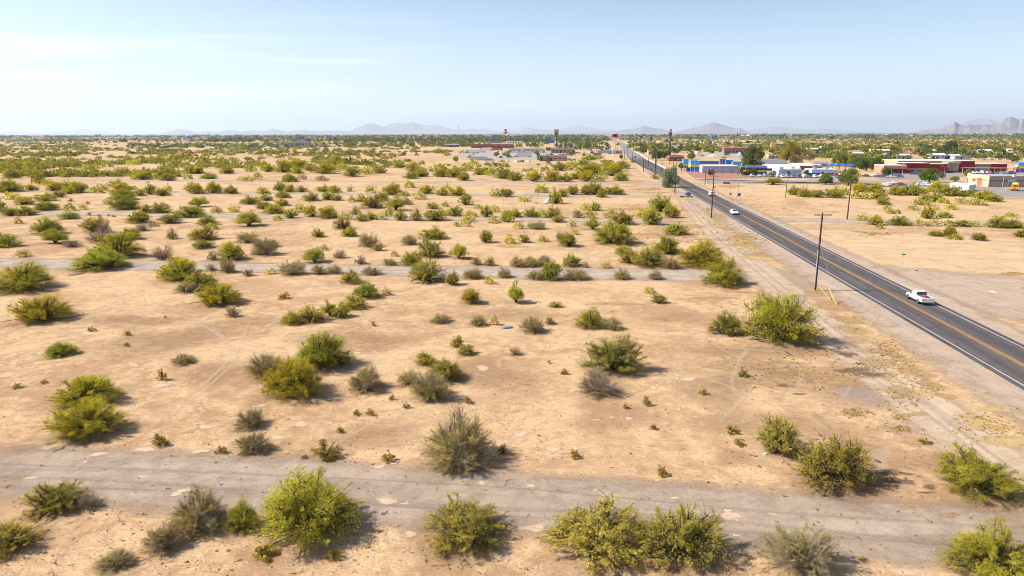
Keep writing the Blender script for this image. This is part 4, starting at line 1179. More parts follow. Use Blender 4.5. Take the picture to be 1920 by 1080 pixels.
        for s in (-1,1): b=MB(); b.box(s*.95-.09,s*.95+.09,.75,.85,1.0,1.16); b.build('wing_mirror',DARKM,root)
    return root
def put(root,x,y,rz,s=1.0):
    g=G(x,y); root.location=(g.x,g.y,0.022); root.rotation_euler=(0,0,rz); root.scale=(s,s,s); return root
CARK={}
def car(kind,colr,x,y,rz,label,cat='car',group=None,s=1.0):
    nm={'sedan':'parked_car','suv':'parked_car','pickup':'pickup_truck','van':'van'}[kind]
    if kind not in CARK: CARK[kind]=r=make_car(nm,kind,colr,label,cat,group)
    else:
        r=copy_tree(CARK[kind]); r.name=nm
        for k in ('group',):
            if k in r: del r[k]
        tag(r,label,cat,group); setcol(r,('body','cabin','bed_rail','tailgate'),colr)
    return put(r,x,y,rz,s)
p=car('pickup',(0.80,0.80,0.79),1723,566.5,HD,'white pickup truck driving away on the paved road, nearest vehicle','pickup truck'); p.name='moving_pickup'
p.location.z=0.03
# red fuel can riding in the load bed
gc=empty('fuel_can',label='red fuel can standing in the load bed of the nearest white pickup',cat='fuel can'); M4=Matrix.Translation(p.location)@Matrix.Rotation(HD,4,'Z'); gc.location=M4@Vector((-.05,-1.95,1.026)); gc.rotation_euler=(0,0,HD); gc.scale=(.75,.75,.75)
b=MB(); b.loft([[(-.26,-.2,0),(.26,-.2,0),(.26,.2,0),(-.26,.2,0)],[(-.28,-.22,.1),(.28,-.22,.1),(.28,.22,.1),(-.28,.22,.1)],[(-.27,-.2,.34),(.27,-.2,.34),(.27,.2,.34),(-.27,.2,.34)],[(-.1,-.1,.44),(.1,-.1,.44),(.1,.1,.44),(-.1,.1,.44)]]); b.build('can_body',paint((0.75,0.05,0.03),0.5),gc)
b=MB(); b.tube((0,0,.44),(0,.0,.50),.05,.05); b.build('cap',DARKM,gc)
car('sedan',(0.80,0.80,0.80),1376.5,402,HD+math.pi,'white sedan driving toward the camera in the near lane','car').name='moving_car'
car('suv',(0.80,0.80,0.79),1334,367.5,HD,'white sport utility vehicle in the far lane behind the second pole','car').name='moving_car'
car('pickup',(0.03,0.045,0.09),1290,369.5,HD+math.pi,'dark blue pickup parked on the sandy shoulder beside the road','pickup truck',s=1.08)
car('sedan',(0.03,0.03,0.035),1191,296,HD+math.pi,'small black car far up the paved road, coming closer','car')
car('sedan',(0.7,0.7,0.7),1164.5,275.5,HD,'small white car far up the road beside the leaning palm','car')
b=MB(); b.loft([[(-.9,-.4,0),(.9,-.4,0),(.9,.4,0),(-.9,.4,0)],[(-.8,-.35,.35),(.85,-.3,.3),(.8,.35,.4),(-.85,.3,.3)],[(-.5,-.2,.5),(.5,-.2,.42),(.5,.2,.5),(-.5,.2,.45)]]); o=b.build('black_trash_bag',paint((0.03,0.03,0.032),0.5)); g=G(1279,370.5); o.location=(g.x,g.y,0.01); tag(o,'low black bag lying on the sand beside the dark blue pickup','trash bag')
# rows of parked cars
PAL=[(0.75,0.75,0.74),(0.75,0.75,0.74),(0.05,0.09,0.2),(0.03,0.03,0.035),(0.35,0.36,0.38),(0.5,0.5,0.5),(0.30,0.03,0.03),(0.02,0.06,0.13),(0.6,0.6,0.58)]
CN={0:'white',1:'white',2:'dark blue',3:'black',4:'grey',5:'silver',6:'red',7:'navy',8:'pale grey'}
def row(lst,where,rz,group,seed):
    r=random.Random(seed); n=len(lst)
    for i,q in enumerate(lst):
        x,y,ci=q[:3]; k=q[3] if len(q)>3 else r.choice(['sedan','suv','sedan','suv','pickup'])
        word={'sedan':'sedan','suv':'utility car','pickup':'pickup','van':'van'}[k]
        car(k,PAL[ci],x,y,rz+r.uniform(-.08,.08)+(math.pi if r.random()<0.5 else 0),f"{CN[ci]} {word}, {ordn(i+1)} from the left {where}",'pickup truck' if k=='pickup' else ('van' if k=='van' else 'car'),group,1.0)
row([(1410,332.5,1,'suv'),(1424,331.5,0),(1435,331.5,4),(1447,332,2),(1459,333,5),(1468,334,0,'suv'),(1478,334,4),(1489,334,2),(1499,334,3),(1508,333.5,0),(1519,334.5,7),(1529,334,0),(1540,333,8),(1549,334,2),(1566,331,6),(1571,334,7)],'before the long white building',HD,'cars parked before the long white building',1)
row([(1625,333,3),(1636,333,1,'suv'),(1646,333.5,2),(1656,333,7),(1664,333.5,3),(1671,334.5,5),(1684,334,2,'van')],'in the upper lot left of the school',HD+1.2,'cars in the upper school lot',2)
row([(1663,351,0),(1674,347,1),(1677,351.5,7),(1689,349,6),(1728,350,0),(1731,346.5,5),(1747,350.5,1,'sedan')],'in the lot behind the bushes',HD+1.4,'cars in the lower school lot',3)
row([(1714,328.5,7,'sedan'),(1722,327,2)],'before the red school wall',HD+1.4,'cars before the red school wall',4)
row([(1825,327,0),(1832,327,5),(1840,327,1),(1848,327,0),(1855,327.3,6),(1865,327,7),(1888,327.5,2),(1897,327.5,3)],'under the school walkway',HD+0.3,'cars by the school walkway',5)
row([(1296,286,0),(1289,288,7),(1282,287,5),(1300,288,6),(1275,286,2)],'beside the far white box truck',HD,'cars in the far lot beside the road',6)
row([(1082,287,2),(1086,288,7),(1106,287,0),(1112,288,3),(1101,304,0),(1131,304,3),(1139,303.5,3),(1146,303.5,2),(1066,300.5,2),(1076,301,3),(950,303,0),(968,304,0),(978,304,3),(990,304,0)],'around the truck stop',HD+0.9,'cars around the truck stop',7)
# ---- lorries, caravans, bus
def make_trailer_truck(name,cabc,boxc,label,cat,L_=14,tractor=True,group=None):
    root=empty(name,label=label,cat=cat,group=group)
    b=MB(); b.box(-1.3,1.3,-L_,-0.2,1.15,4.05); b.build('cargo_box',objpaint(0.5,0.4),root,color=boxc)
    b=MB(); b.box(-.5,.5,-L_+.2,-.4,0.85,1.15); b.build('chassis',DARKM,root)
    b=MB(); 
    for k in range(2): b.box(-1.28+k*1.29,-0.02+k*1.29,-L_-.03,-L_+.001,1.25,3.95)
    b.build('rear_door',objpaint(0.5,0.4),root,color=tuple(x*.9 for x in boxc))
    ys=[-L_+1.2,-L_+2.4]
    if tractor:
        b=MB(); b.loft([sec(0.2,1.2,1.1,.8,3.6,.15),sec(0.9,1.22,1.15,.6,3.7,.2),sec(2.2,1.22,1.1,.6,3.1,.2),sec(2.6,1.15,1.0,.6,2.0,.15),sec(3.9,1.05,.9,.6,1.85,.15),sec(4.1,.95,.8,.7,1.6,.1)]); b.build('tractor_cab',VP,root,color=cabc)
        b=MB(); b.add([(-.98,2.62,2.1),(.98,2.62,2.1),(.95,2.27,2.95),(-.95,2.27,2.95),(-.98,2.5,2.1),(.98,2.5,2.1),(.95,2.15,2.95),(-.95,2.15,2.95)],[(0,1,2,3),(7,6,5,4),(0,4,5,1),(1,5,6,2),(2,6,7,3),(3,7,4,0)]); b.build('windscreen',GLASS,root); ys+=[-1.2,.2,3.2]
    wheels(root,(-1.1,1.1),ys,0.5,0.3)
    return root
TT=make_trailer_truck('semi_truck',(0.7,0.7,0.7),(0.72,0.73,0.74),'','truck')
first=[True]
def truck(x,y,rz,cabc,boxc,label,s=1.0,tractor=True,sl=1.0):
    r=TT if first[0] else copy_tree(TT); first[0]=False; r.name='semi_truck'; tag(r,label,'truck'); setcol(r,('tractor_cab',),cabc); setcol(r,('cargo_box','rear_door'),boxc); put(r,x,y,rz); r.scale=(s,s*sl,s); return r
W_=(0.74,0.75,0.76)
truck(878,287,R(84),(0.12,0.25,0.5),W_,'white trailer truck with a blue cab, leftmost in the truck stop',sl=1.0)
truck(893,286,R(84),W_,W_,'white trailer truck just right of the leftmost truck',sl=0.9)
truck(905,282,R(80),(0.6,0.03,0.03),W_,'trailer truck with a red cab under the truck stop trees')
truck(925,282.5,R(84),(0.6,0.03,0.03),(0.5,0.03,0.03),'all red trailer truck beside the red roofed building')
truck(969,295,R(-93)+math.pi,(0.75,0.75,0.75),W_,'white truck with a long white trailer facing left in the yard',1.1)
truck(912,302,R(-90),(0.30,0.38,0.5),(0.38,0.48,0.62),'pale blue trailer truck parked at the near edge of the yard',1.0)
for i,(x,c_) in enumerate([(958,(0.05,0.08,0.2)),(983,(0.4,0.45,0.5)),(1004,(0.3,0.4,0.55))]): truck(x,285,R(88),c_,(0.45,0.55,0.68),f"{ordn(i+1)} from the left of the trucks under the orange fuel canopy",0.95)
truck(1336,276,R(84),(0.6,0.03,0.03),(0.8,0.8,0.8),'white trailer with a red cab crossing behind the tall motel signs',1.0,sl=1.1)
truck(1216,266.5,R(-88),(0.7,0.7,0.7),(0.8,0.8,0.8),'white trailer truck near the horizon, right of the road bend')
truck(1455,276,R(86),(0.6,0.05,0.03),(0.04,0.05,0.12),'dark blue trailer truck with a red cab behind the big shade tree',1.1,sl=1.2)
truck(1146,289,R(-90),(0.3,0.4,0.5),(0.30,0.42,0.55),'steel blue trailer parked beside the tall white sign legs',1.05,sl=1.1)
def boxtruck(x,y,rz,label,name='box_truck',L_=6.5,Hh=3.2,c_=(0.8,0.8,0.8),cat='truck',striped=None):
    root=empty(name,label=label,cat=cat); g=G(x,y); root.location=(g.x,g.y,0.025); root.rotation_euler=(0,0,rz)
    b=MB(); b.box(-1.2,1.2,-L_/2,L_/2-1.6,.7,Hh,0,None,0.03,0.03); b.build('cargo_box',paint(c_,0.5),root)
    b=MB(); b.loft([sec(L_/2-1.58,1.05,.98,.5,2.3,.1),sec(L_/2-.9,1.05,.95,.5,2.3,.15),sec(L_/2-.3,1.0,.85,.5,1.35,.1),sec(L_/2,.9,.8,.5,1.15,.1)]); b.build('cab',paint(c_,0.4),root)
    b=MB(); b.box(-.85,.85,L_/2-.62,L_/2-.5,1.45,2.1,0,Matrix.Identity(4)); b.build('windscreen',GLASS,root)
    if striped: b=MB(); b.box(-1.215,1.215,-L_/2+.3,L_/2-1.8,1.5,2.0); b.build('stripe',paint(striped,0.5),root)
    b=MB(); b.box(-1.21,1.21,-L_/2+.8,-L_/2+1.6,1.9,2.5); b.build('side_window',GLASS,root)
    wheels(root,(-1.0,1.0),(-L_/2+1.3,L_/2-1.0),.42,.25); return root
boxtruck(1335,296,R(70),'white motor home parked on the pale asphalt, right one of two',"motor_home",7.5,3.3,cat='motor home')
boxtruck(1307,290,R(12),'white box truck seen from behind, left of the motor home')
boxtruck(1386,294.5,R(-15),'tall white box truck with a dark windscreen left of the shade tree',"box_truck",8,4.2)
boxtruck(918,303,R(-88),'pale striped motor home at the near edge of the truck yard','motor_home',8.5,3.3,(0.7,0.66,0.6),'motor home',(0.35,0.2,0.12))
# school bus
bus=empty('school_bus',label='yellow school bus seen from behind at the right edge',cat='bus'); g=G(1912,360); bus.location=(g.x,g.y+3,0.03); bus.rotation_euler=(0,0,R(-35))
YB=paint((0.72,0.36,0.02),0.4); b=MB(); b.loft([sec(-4.5,1.15,1.1,.7,2.9,.25),sec(-4.3,1.2,1.15,.65,3.05,.3),sec(3.0,1.2,1.15,.65,3.05,.3),sec(3.2,1.18,1.1,.65,2.9,.3)]); b.build('body',YB,bus)
b=MB(); b.loft([sec(3.2,1.1,1.0,.65,1.7,.2),sec(4.8,1.0,.85,.65,1.5,.2)]); b.build('bonnet',YB,bus)
b=MB(); b.box(-1.0,1.0,-4.3,3.0,3.03,3.14,0,None,.2,.1); b.build('roof_cap',WHITE,bus)
for x0,x1,z0,z1 in ((-.95,-.6,1.9,2.5),(-.4,.4,1.9,2.6),(.6,.95,1.9,2.5),(-.35,.35,1.1,1.5)): b=MB(); b.box(x0,x1,-4.53,-4.44,z0,z1); b.build('rear_window',GLASS,bus)
for s in (-1,1):
    b=MB(); b.box(s*.8-.13,s*.8+.13,-4.54,-4.45,1.25,1.5); b.build('tail_light',TAIL,bus)
    for k in range(8): b=MB(); b.box(s*1.2-.03,s*1.2+.03,-4.0+k*.85,-3.35+k*.85,1.95,2.45); b.build('side_window',GLASS,bus)
b=MB(); b.box(-1.22,1.22,-4.62,-4.45,.5,.78); b.build('bumper',DARKM,bus); wheels(bus,(-1.05,1.05),(-2.4,3.6),.5,.3)
# ------------------------------------------------------------------ poles and signs
WOOD=paint((0.10,0.062,0.04),0.9,0,0.25,0.1,3); WOODL=paint((0.17,0.12,0.085),0.9,0,0.25,0.1,3); GALV=paint((0.42,0.43,0.44),0.45,0.3); YEL=paint((0.80,0.52,0.03),0.5); INS=paint((0.25,0.26,0.28),0.3)
def pole(x,y,yt,label,arm=0.0,r=0.16,mat=WOOD,name='utility_pole',cat='utility pole',riser=False,group=None,armz=0.35):
    root=empty(name,label=label,cat=cat,group=group); g=G(x,y); h=hgt(x,y,yt); root.location=(g.x,g.y,0); root.rotation_euler=(0,0,HD if arm else 0)
    b=MB(); b.tube((0,0,-.2),(0,0,h),r,r*.62,10); b.build('shaft',mat,root)
    if arm:
        am=MB().box(-arm/2,arm/2,-r*.9-.10,-r*.9+.02,h-armz-.07,h-armz+.07).build('crossarm',WOODL,root); am.rotation_euler=(0,0,0)
        for k in (-.46,-.28,.28,.46): b=MB(); b.tube((arm*k,-r*.9-.04,h-armz+.07),(arm*k,-r*.9-.04,h-armz+.26),.05,.03,6); b.build('insulator',INS,am)
        for s in (-1,1): b=MB(); b.tube((s*arm*.25,-r*.9-.04,h-armz-.07),(0,-r*.75,h-armz-.8),.025,.025,4); b.build('brace',INS,root)
    if riser: b=MB(); b.tube((-.18,-.14,0),(-.13,-.10,h*.52),.095,.085,8); b.build('conduit_riser',GALV,root)
    return root,h,g
pr,ph,pg=pole(1528,545,399.5,'nearest tall wooden pole with one crossarm and a grey conduit up its lower half',5.2 if 0 else 2.6,0.19,riser=True)
pr.rotation_euler=(0,0,R(-3))
for i,(bx,by,tx,ty) in enumerate([(1531.5,551.5,1532,534),(1559,566,1555,545.5),(1568.5,573,1565,545.5)]):
    g=G(bx,by); g2=G(tx,ty,2.0); root=empty('guy_guard',label=['upright yellow marker post close to the foot of the nearest wooden pole','leaning yellow guy wire guard, middle one of three near the wooden pole','leaning yellow guy wire guard farthest right of the wooden pole'][i],cat='marker post',group='yellow markers by the wooden pole'); root.location=g
    top=Vector((g2.x-g.x,(pg.y-g.y)*0.25 if i else 0.0,1.9)); b=MB(); b.tube((0,0,0),top,.055,.055,6); b.build('guard_tube',YEL,root)
    if i: b=MB(); e=Vector((pg.x-g.x,pg.y-g.y,ph*0.92 if i==1 else ph*0.62)); b.tube((0,0,0.02),e,.008,.008,4); b.build('guy_wire',GALV,root)
pole(1333.8,409,327.5,'dark wooden pole beside the near lane, standing before the white sport utility vehicle',0,0.20)
pole(1265.5,362,305,'dark wooden pole in front of the grey-leaved tree',0,0.24)
pole(1228,337.5,281,'dark pole on the left verge beside the bright weeds',0,0.24)
pole(1206.5,322.5,296,'short dark post on the left verge near the sandy lane',0,0.26)
pole(1588.6,412.5,340,'dark wooden pole on the right behind the sandy lot',1.8,0.19)
pole(1322,348,325,'short dark post at the corner beside the side street',0,0.18)
for i,(x,y,yt,a) in enumerate(sorted([(1186,303,286,0),(1176,300,277,0),(1171,298,279,0),(1241,325,303,0),(1263,317,289,1.8),(1278,322,300,0),(1200,293,265,1.8),(1230,316,295,0),(1193,286,265,1.8),(1188,281,263,1.8),(1216,311,294,0),(1256,308,291,0)])):
    pole(x,y,yt,f"far thin utility pole, {ordn(i+1)} from the left of those lining the distant bend",a,0.22,group='far utility poles along the road')
def lamp(x,y,yt,label,arms=1,name='street_lamp',r=.10,group=None,al=1.6):
    root=empty(name,label=label,cat='street lamp',group=group); g=G(x,y); h=hgt(x,y,yt); root.location=(g.x,g.y,0)
    b=MB(); b.tube((0,0,0),(0,0,h),r,r*.6,8); b.build('shaft',GALV,root)
    for s in ((1,) if arms==1 else (-1,1)):
        if arms: 
            b=MB(); b.tube((0,0,h-.15),(s*al,0,h+.25),r*.5,r*.4,6); q=b.build('arm',GALV,root); b=MB(); b.loft([[(s*al-.1*1,-.14,h+.16),(s*al+.1,-.14,h+.16),(s*al+.1,.14,h+.16),(s*al-.1,.14,h+.16)],[(s*al-.42,-.17,h+.22),(s*al+.42,-.17,h+.22),(s*al+.42,.17,h+.22),(s*al-.42,.17,h+.22)],[(s*al-.3,-.1,h+.4),(s*al+.3,-.1,h+.4),(s*al+.3,.1,h+.4),(s*al-.3,.1,h+.4)]]); b.build('lamp_head',GALV,q)
    return root
lamp(1326,345,307,'grey lamp post at the street corner before the blue and yellow shop',0,r=.16)
lamp(1670,335.5,315,'lamp with one arm in the upper school lot',1,al=-1.6)
lamp(1768.5,345.5,314,'double armed lamp before the red school wall',2)
lamp(1691,336.5,301,'tall thin dark lamp post left of the red school wall',0)
lamp(1852,361,332,'grey pole in front of the cream corner of the low tan building',0,r=.09)
lamp(1876,375.5,325,'tall grey floodlight pole by the car park fence',2,r=.13,al=.8)
lamp(1302,336,303,'white lamp pole before the blue and yellow tower',0,r=.13)
lamp(1281,329,301,'thin white lamp pole left of the blue and yellow tower',0,r=.11)
lamp(1231,316,277,'silver lamp pole on the right verge among dark green trees',0,r=.14)
lamp(1399.5,329,300,'thin lamp pole left of the blue and yellow annex',0,r=.12)
for i,(x,y,yt) in enumerate([(1571,280,262),(1588,279,262),(1695,280,262),(1825,281,263),(1419,277,257),(1451,281,262)]):
    lamp(x,y,yt,f"far white light mast, {ordn(i+1)} from the left in the scrub behind the school" if i<4 else f"far white light mast {'behind the shade tree' if i==4 else 'right of the shade tree'}",1 if i<4 else 0,'light_mast',.22,'far light masts',3)
r_,h_,g_=pole(1383,370.5,317,'tall grey pole with white guy wires in the right-hand lot',0,0.17,GALV); 
b=MB(); b.tube((0,0,h_*.95),(6.5,-6,0),.03,.03,4); b.tube((0,0,h_*.8),(8.5,-7,0),.03,.03,4); b.build('guy_wire',GALV,r_)
pole(1473,372.5,320,'slim grey wooden pole right of the lone umbrella tree',0,0.15,WOODL)
def sign(x,y,yt,label,boards,cat='road sign',name='road_sign',r=.035,post=GALV,legs=(0,),rz=0.0):
    """boards: (centre x, z centre fraction or metres from top, width, height, colour, shape)"""
    root=empty(name,label=label,cat=cat); g=G(x,y); h=hgt(x,y,yt); root.location=(g.x,g.y,0); root.rotation_euler=(0,0,rz)
    for lx in legs: b=MB(); b.tube((lx,0,0),(lx,0,h),r,r*.9,8); b.build('post',post,root)
    for (cx,dz,w_,hh,c_,sh) in boards:
        b=MB(); z=h-dz; d=.02 if w_<2 else .35; mt=paint(c_,0.45)
        if sh=='box': b.box(cx-w_/2,cx+w_/2,-r-d-.002,-r-.002,z-hh/2,z+hh/2)
        elif sh=='disc':
            b.tube((cx,-r-d,z),(cx,-r-.002,z),hh/2,hh/2,20)
        elif sh=='star':
            pts=[]; 
            for k in range(10): a=math.pi/2+k*math.pi/5; q=hh/2*(1 if k%2==0 else .42); pts.append((cx+q*math.cos(a),z+q*math.sin(a)))
            v=[(p[0],-r-d,p[1]) for p in pts]+[(p[0],-r,p[1]) for p in pts]+[(cx,-r-d-.15,z),(cx,-r+.15,z)]; f=[(k,(k+1)%10,20) for k in range(10)]+[(10+(k+1)%10,10+k,21) for k in range(10)]+[(k,10+k,10+(k+1)%10,(k+1)%10) for k in range(10)]; b.add(v,f)
        elif sh=='arch':
            for s in (-1,1):
                for k in range(8):
                    a0=math.pi*k/8;a1=math.pi*(k+1)/8; cc=cx+s*w_/4; b.tube((cc+w_/4*math.cos(a0),-r-d/2,z-hh/2+hh*math.sin(a0)),(cc+w_/4*math.cos(a1),-r-d/2,z-hh/2+hh*math.sin(a1)),hh*.09,hh*.09,6)
        o=b.build('sign_board',mt,root)
        if sh=='box' and w_>3:    # rim round the board
            b=MB(); e=.12*hh
            for q in ((cx-w_/2-.1,cx+w_/2+.1,z+hh/2,z+hh/2+.12),(cx-w_/2-.1,cx+w_/2+.1,z-hh/2-.12,z-hh/2)): b.box(q[0],q[1],-r-d-.05,-r+.05,q[2],q[3])
            b.build('frame',DARKM,o)
    return root
sign(1690.5,507.5,477.5,'green street name sign on a thin leaning post in the right-hand dirt lot',[(0,.06,.75,.20,(0.02,0.22,0.14),'box')])
sign(1468.3,412,390.5,'small green name sign where the right-hand gravel track leaves the road',[(0,.08,.95,.2,(0.05,0.22,0.16),'box')])
sign(1385.2,383,362.8,'blue road sign with a small red centre beside the far lane',[(0,.55,.9,1.0,(0.03,0.09,0.5),'box'),(0,.62,.5,.35,(0.6,0.12,0.3),'disc')],r=.06)
sign(1368.5,376.5,350.5,'thin sign post with a pale blue plate halfway up',[(0,.06,.7,.16,(0.05,0.22,0.16),'box'),(.15,2.6,1.0,.75,(0.25,0.5,0.65),'box')],r=.05)
sign(1340,358,349.5,'yellow diamond warning sign behind the second wooden pole',[(0,.5,1.0,1.0,(0.8,0.65,0.03),'disc')],r=.05)
S_=lambda x,y:mpp(y)
# tall roadside business signs
def tall(x,y,yt,label,rows,legs=(0,),post=DARKM,r=.5):
    m=mpp(y); h=hgt(x,y,yt); bs=[]
    for (x0,x1,ya,yb,c_,sh) in rows: bs.append((((x0+x1)/2-x)*m,h-hgt(x,y,(ya+yb)/2),(x1-x0)*m,(yb-ya)*m*1.0,c_,sh))
    return sign(x,y,yt,label,bs,'business sign','tall_sign',r,post,[q*m for q in legs])
tall(948.5,272,242.2,'tall sign with purple square, red board and white disc, left of the yellow one',[(946.6,950.6,242.2,246,(0.16,0.05,0.25),'box'),(944.5,952.5,247.8,250,(0.55,0.05,0.05),'box'),(947,950.5,251,254.5,(0.8,0.8,0.8),'disc')])
tall(1043.3,283,243,'tall sign with a yellow board over three dark boards on one dark post',[(1039,1047.6,243,246.8,(0.55,0.33,0.05),'box'),(1039.5,1047,248,250.6,(0.05,0.05,0.12),'box'),(1040,1047,251.6,253.4,(0.10,0.04,0.04),'box'),(1040.3,1046.6,254.4,256.4,(0.18,0.10,0.08),'box')])
tall(1153,293.5,251.5,'dark red sign box on two tall white legs beside the road',[(1147.2,1157,251.8,257.8,(0.42,0.05,0.045),'box'),(1149.2,1155.4,253.8,255.6,(0.75,0.6,0.6),'box')],(-3.6,.9),WHITE,.42)
tall(1256.3,281,242.4,'tall sign topped by a red star above a red board and a teal board',[(1253.6,1259,242.3,248,(0.7,0.05,0.03),'star'),(1253.4,1258.8,248.8,254.5,(0.25,0.05,0.05),'box'),(1253.2,1258.9,255.8,260.3,(0.04,0.30,0.32),'disc')],(-.9,.9))
tall(1339,276,255.6,'blue and white billboard on two pale legs right of the star topped sign',[(1334.3,1342.7,255.8,262,(0.12,0.25,0.62),'box')],(-2.2,2.2),WHITE,.3)
tall(1221,281,257,'dark square sign over a round pale sign beside the distant road',[(1219.3,1222,257,260.5,(0.04,0.03,0.05),'box'),(1218,1224,265,269.5,(0.35,0.42,0.6),'disc')])
tall(1201,278,255.8,'small dark blue sign on a thin post near the distant road bend',[(1198.6,1203,256,259.2,(0.05,0.1,0.3),'box')],r=.35)
tall(809.7,267,251,'yellow double arch sign above small red buildings far away',[(806,813.6,250.6,255,(0.75,0.42,0.03),'arch'),(807,812.6,255.2,256.6,(0.5,0.05,0.04),'box')],r=.35)
tall(860.5,262,235.2,'very thin lattice mast standing above the horizon left of the tall signs',[(859.9,861.1,236,237,(0.3,0.3,0.35),'box')],r=.5,post=GALV)
for i,(x0,x1,y0,y1,lb) in enumerate([(353,362,255.3,258.6,'bright blue'),(447.5,456,255.8,259.2,'dark blue'),(562.5,571,256,259.5,'dark blue'),(625,634,257,260.3,'dark blue'),(399,407,256,259,'green')]):
    tall((x0+x1)/2,266,y0,f"{lb} billboard near the horizon, {ordn(i+1)} of five counted from the left" if i<4 else 'green billboard near the horizon between the two leftmost blue ones',[(x0,x1,y0,y1,dict(zip(['bright blue','dark blue','green'],[(0.03,0.22,0.6),(0.03,0.09,0.35),(0.06,0.3,0.25)]))[lb],'box')],(-2.5,2.5),DARKM,.3)
sg=tall(1178,275,262,'green overhead guide sign on a post beside the distant road bend',[(1177,1183.5,265.3,268.3,(0.02,0.3,0.2),'box')],r=.25)
# ------------------------------------------------------------------ buildings
CONC=paint((0.46,0.42,0.38),0.9,0,0.1); ROOFW=paint((0.62,0.58,0.52),0.9,0,0.1)
def bld(x0,x1,yb,yt,dep,label,wall,roof=(0.5,0.47,0.43),name='building',cat='building',stripes=(),wins=0,win_z=(.35,.65),door=True,par=.25,canopy=None,ac=0,gable=False,rz=HD,ywall=None,winc=GLASS,bays=0):
    """box building whose front runs from (x0,yb) across to column x1 and rises to row yt"""
    g=G(x0,yb); u=Vector((math.cos(rz),math.sin(rz),0)); lo,hi=0.5,400
    for _ in range(50):
        m=(lo+hi)/2; lo,hi=(m,hi) if P(g+u*m)[0]<x1 else (lo,m)
    W=lo; Hh=hgt(x0,yb,yt); root=empty(name,g,rz,label,cat); D=dep
    wm=paint(wall,0.85,0,0.10,0.2,0.6)
    b=MB(); b.box(0,W,0,D,-.1,Hh); wo=b.build('wall',wm,root)
    if gable:
        b=MB(); e=.5; rz_=Hh+min(D,W)*.16; b.add([(-e,-e,Hh),(W+e,-e,Hh),(W+e,D+e,Hh),(-e,D+e,Hh),(-e,D/2,rz_),(W+e,D/2,rz_),(-e,-e,Hh+.12),(W+e,-e,Hh+.12),(W+e,D+e,Hh+.12),(-e,D+e,Hh+.12),(-e,D/2,rz_+.12),(W+e,D/2,rz_+.12)],[(3,2,1,0),(6,7,11,10),(8,9,10,11),(0,1,7,6),(2,3,9,8),(0,6,10,9,3),(1,2,8,11,7)]); b.build('roof',paint(roof,0.8),root)
    else:
        b=MB(); b.box(.3,W-.3,.3,D-.3,Hh+.01,Hh+.04); ro=b.build('roof',paint(roof,0.9,0,0.18,0.2,0.35),root)
        b=MB(); 
        for q in ((-.06,W+.06,-.06,.28),(-.06,W+.06,D-.28,D+.06),(-.06,.28,.28,D-.28),(W-.28,W+.06,.28,D-.28)): b.box(*q,Hh+.003,Hh+par)
        b.build('parapet',wm if not canopy else paint(canopy,0.7),root)
        ra=random.Random(int(x0)); 
        for k in range(ac): ax=W*(k+.5)/ac+ra.uniform(-1,1); ay=D*ra.uniform(.25,.7); b=MB(); b.box(ax-1,ax+1,ay-.8,ay+.8,Hh+.05,Hh+1.3,0,None,.05,.05); b.tube((ax,ay,Hh+1.3),(ax,ay,Hh+1.42),.5,.5,10); b.build('roof_unit',GALV,root)
    for k,(a,b_,c_) in enumerate(stripes):
        q=MB(); e=.03+.004*k; q.box(-e,W+e,-e,D*.98,a*Hh,b_*Hh-.002*k); q.build('wall_band',paint(c_,0.8,0,.08),root)
    for k in range(wins):
        a=W*(k+.5)/wins; ww=min(W/wins*.55,3.2); f=MB(); z0,z1=win_z[0]*Hh,win_z[1]*Hh; f.box(a-ww/2-.12,a+ww/2+.12,-.09,-.04,z0-.12,z1+.12); fo=f.build('window',WHITE,root); f=MB(); f.box(a-ww/2,a+ww/2,-.12,-.092,z0,z1); f.build('pane',winc,fo)
    if bays:
        for k in range(bays+1): q=MB(); a=W*k/bays; q.box(a-.15,a+.15,-.10,-.002,0,Hh-.05); q.build('pilaster',wm,root)
    if door: b=MB(); a=W*.42; b.box(a-.7,a+.7,-.10,-.05,0,2.2); b.build('door',DARKM,root)
    return root,W,Hh
BL=(0.03,0.22,0.62); YE=(0.78,0.50,0.04); NV=(0.03,0.05,0.25); LB=(0.10,0.40,0.75)
bld(1317.5,1386,324.8,312.6,26,'pale grey shop with a long blank side wall and a flat tan roof',(0.42,0.42,0.50),(0.62,0.54,0.44),bays=4,stripes=((.93,1.0,(0.66,0.62,0.58)),),door=False,name='shop_building',cat='shop')
bld(1295,1311,322.5,302.5,9,'nearer blue tower block with one yellow band at the shop corner',LB,(0.3,0.3,0.35),stripes=((0,.30,BL),(.30,.42,(0.05,0.06,0.3)),(.42,.66,YE),(.66,1,LB)),name='shop_tower',cat='shop',door=False)
bld(1281,1290.5,315.8,299.8,7,'farther narrow blue and yellow tower block left of the shop',LB,(0.3,0.3,0.35),stripes=((0,.30,BL),(.30,.5,YE),(.5,1,LB)),name='shop_tower',cat='shop',door=False)
bld(1311,1348,308,303.4,3,'long low blue parapet block rising behind the shop roof',BL,name='shop_parapet',cat='shop',door=False)
for i,(a,b_,y,t_,c_) in enumerate([(1350,1354,309,299.5,(0.35,0.15,0.12)),(1354.5,1361,308.5,300,BL),(1361,1375,310,301.8,BL),(1374,1389.5,312,304.5,LB)]):
    bld(a,b_,y,t_,4,['small brown block behind the shop roof, left of the blue blocks','narrow blue block behind the shop roof, next to the brown block','middle blue block behind the shop roof','light blue block at the right end behind the shop roof'][i],c_,name='shop_parapet',cat='shop',door=False)
bld(1288,1294,322,316.5,2.2,'red and dark drive through kiosk between the two blue towers',(0.04,0.05,0.12),stripes=((.55,.8,(0.6,0.04,0.04)),),name='drive_kiosk',cat='kiosk',door=False)
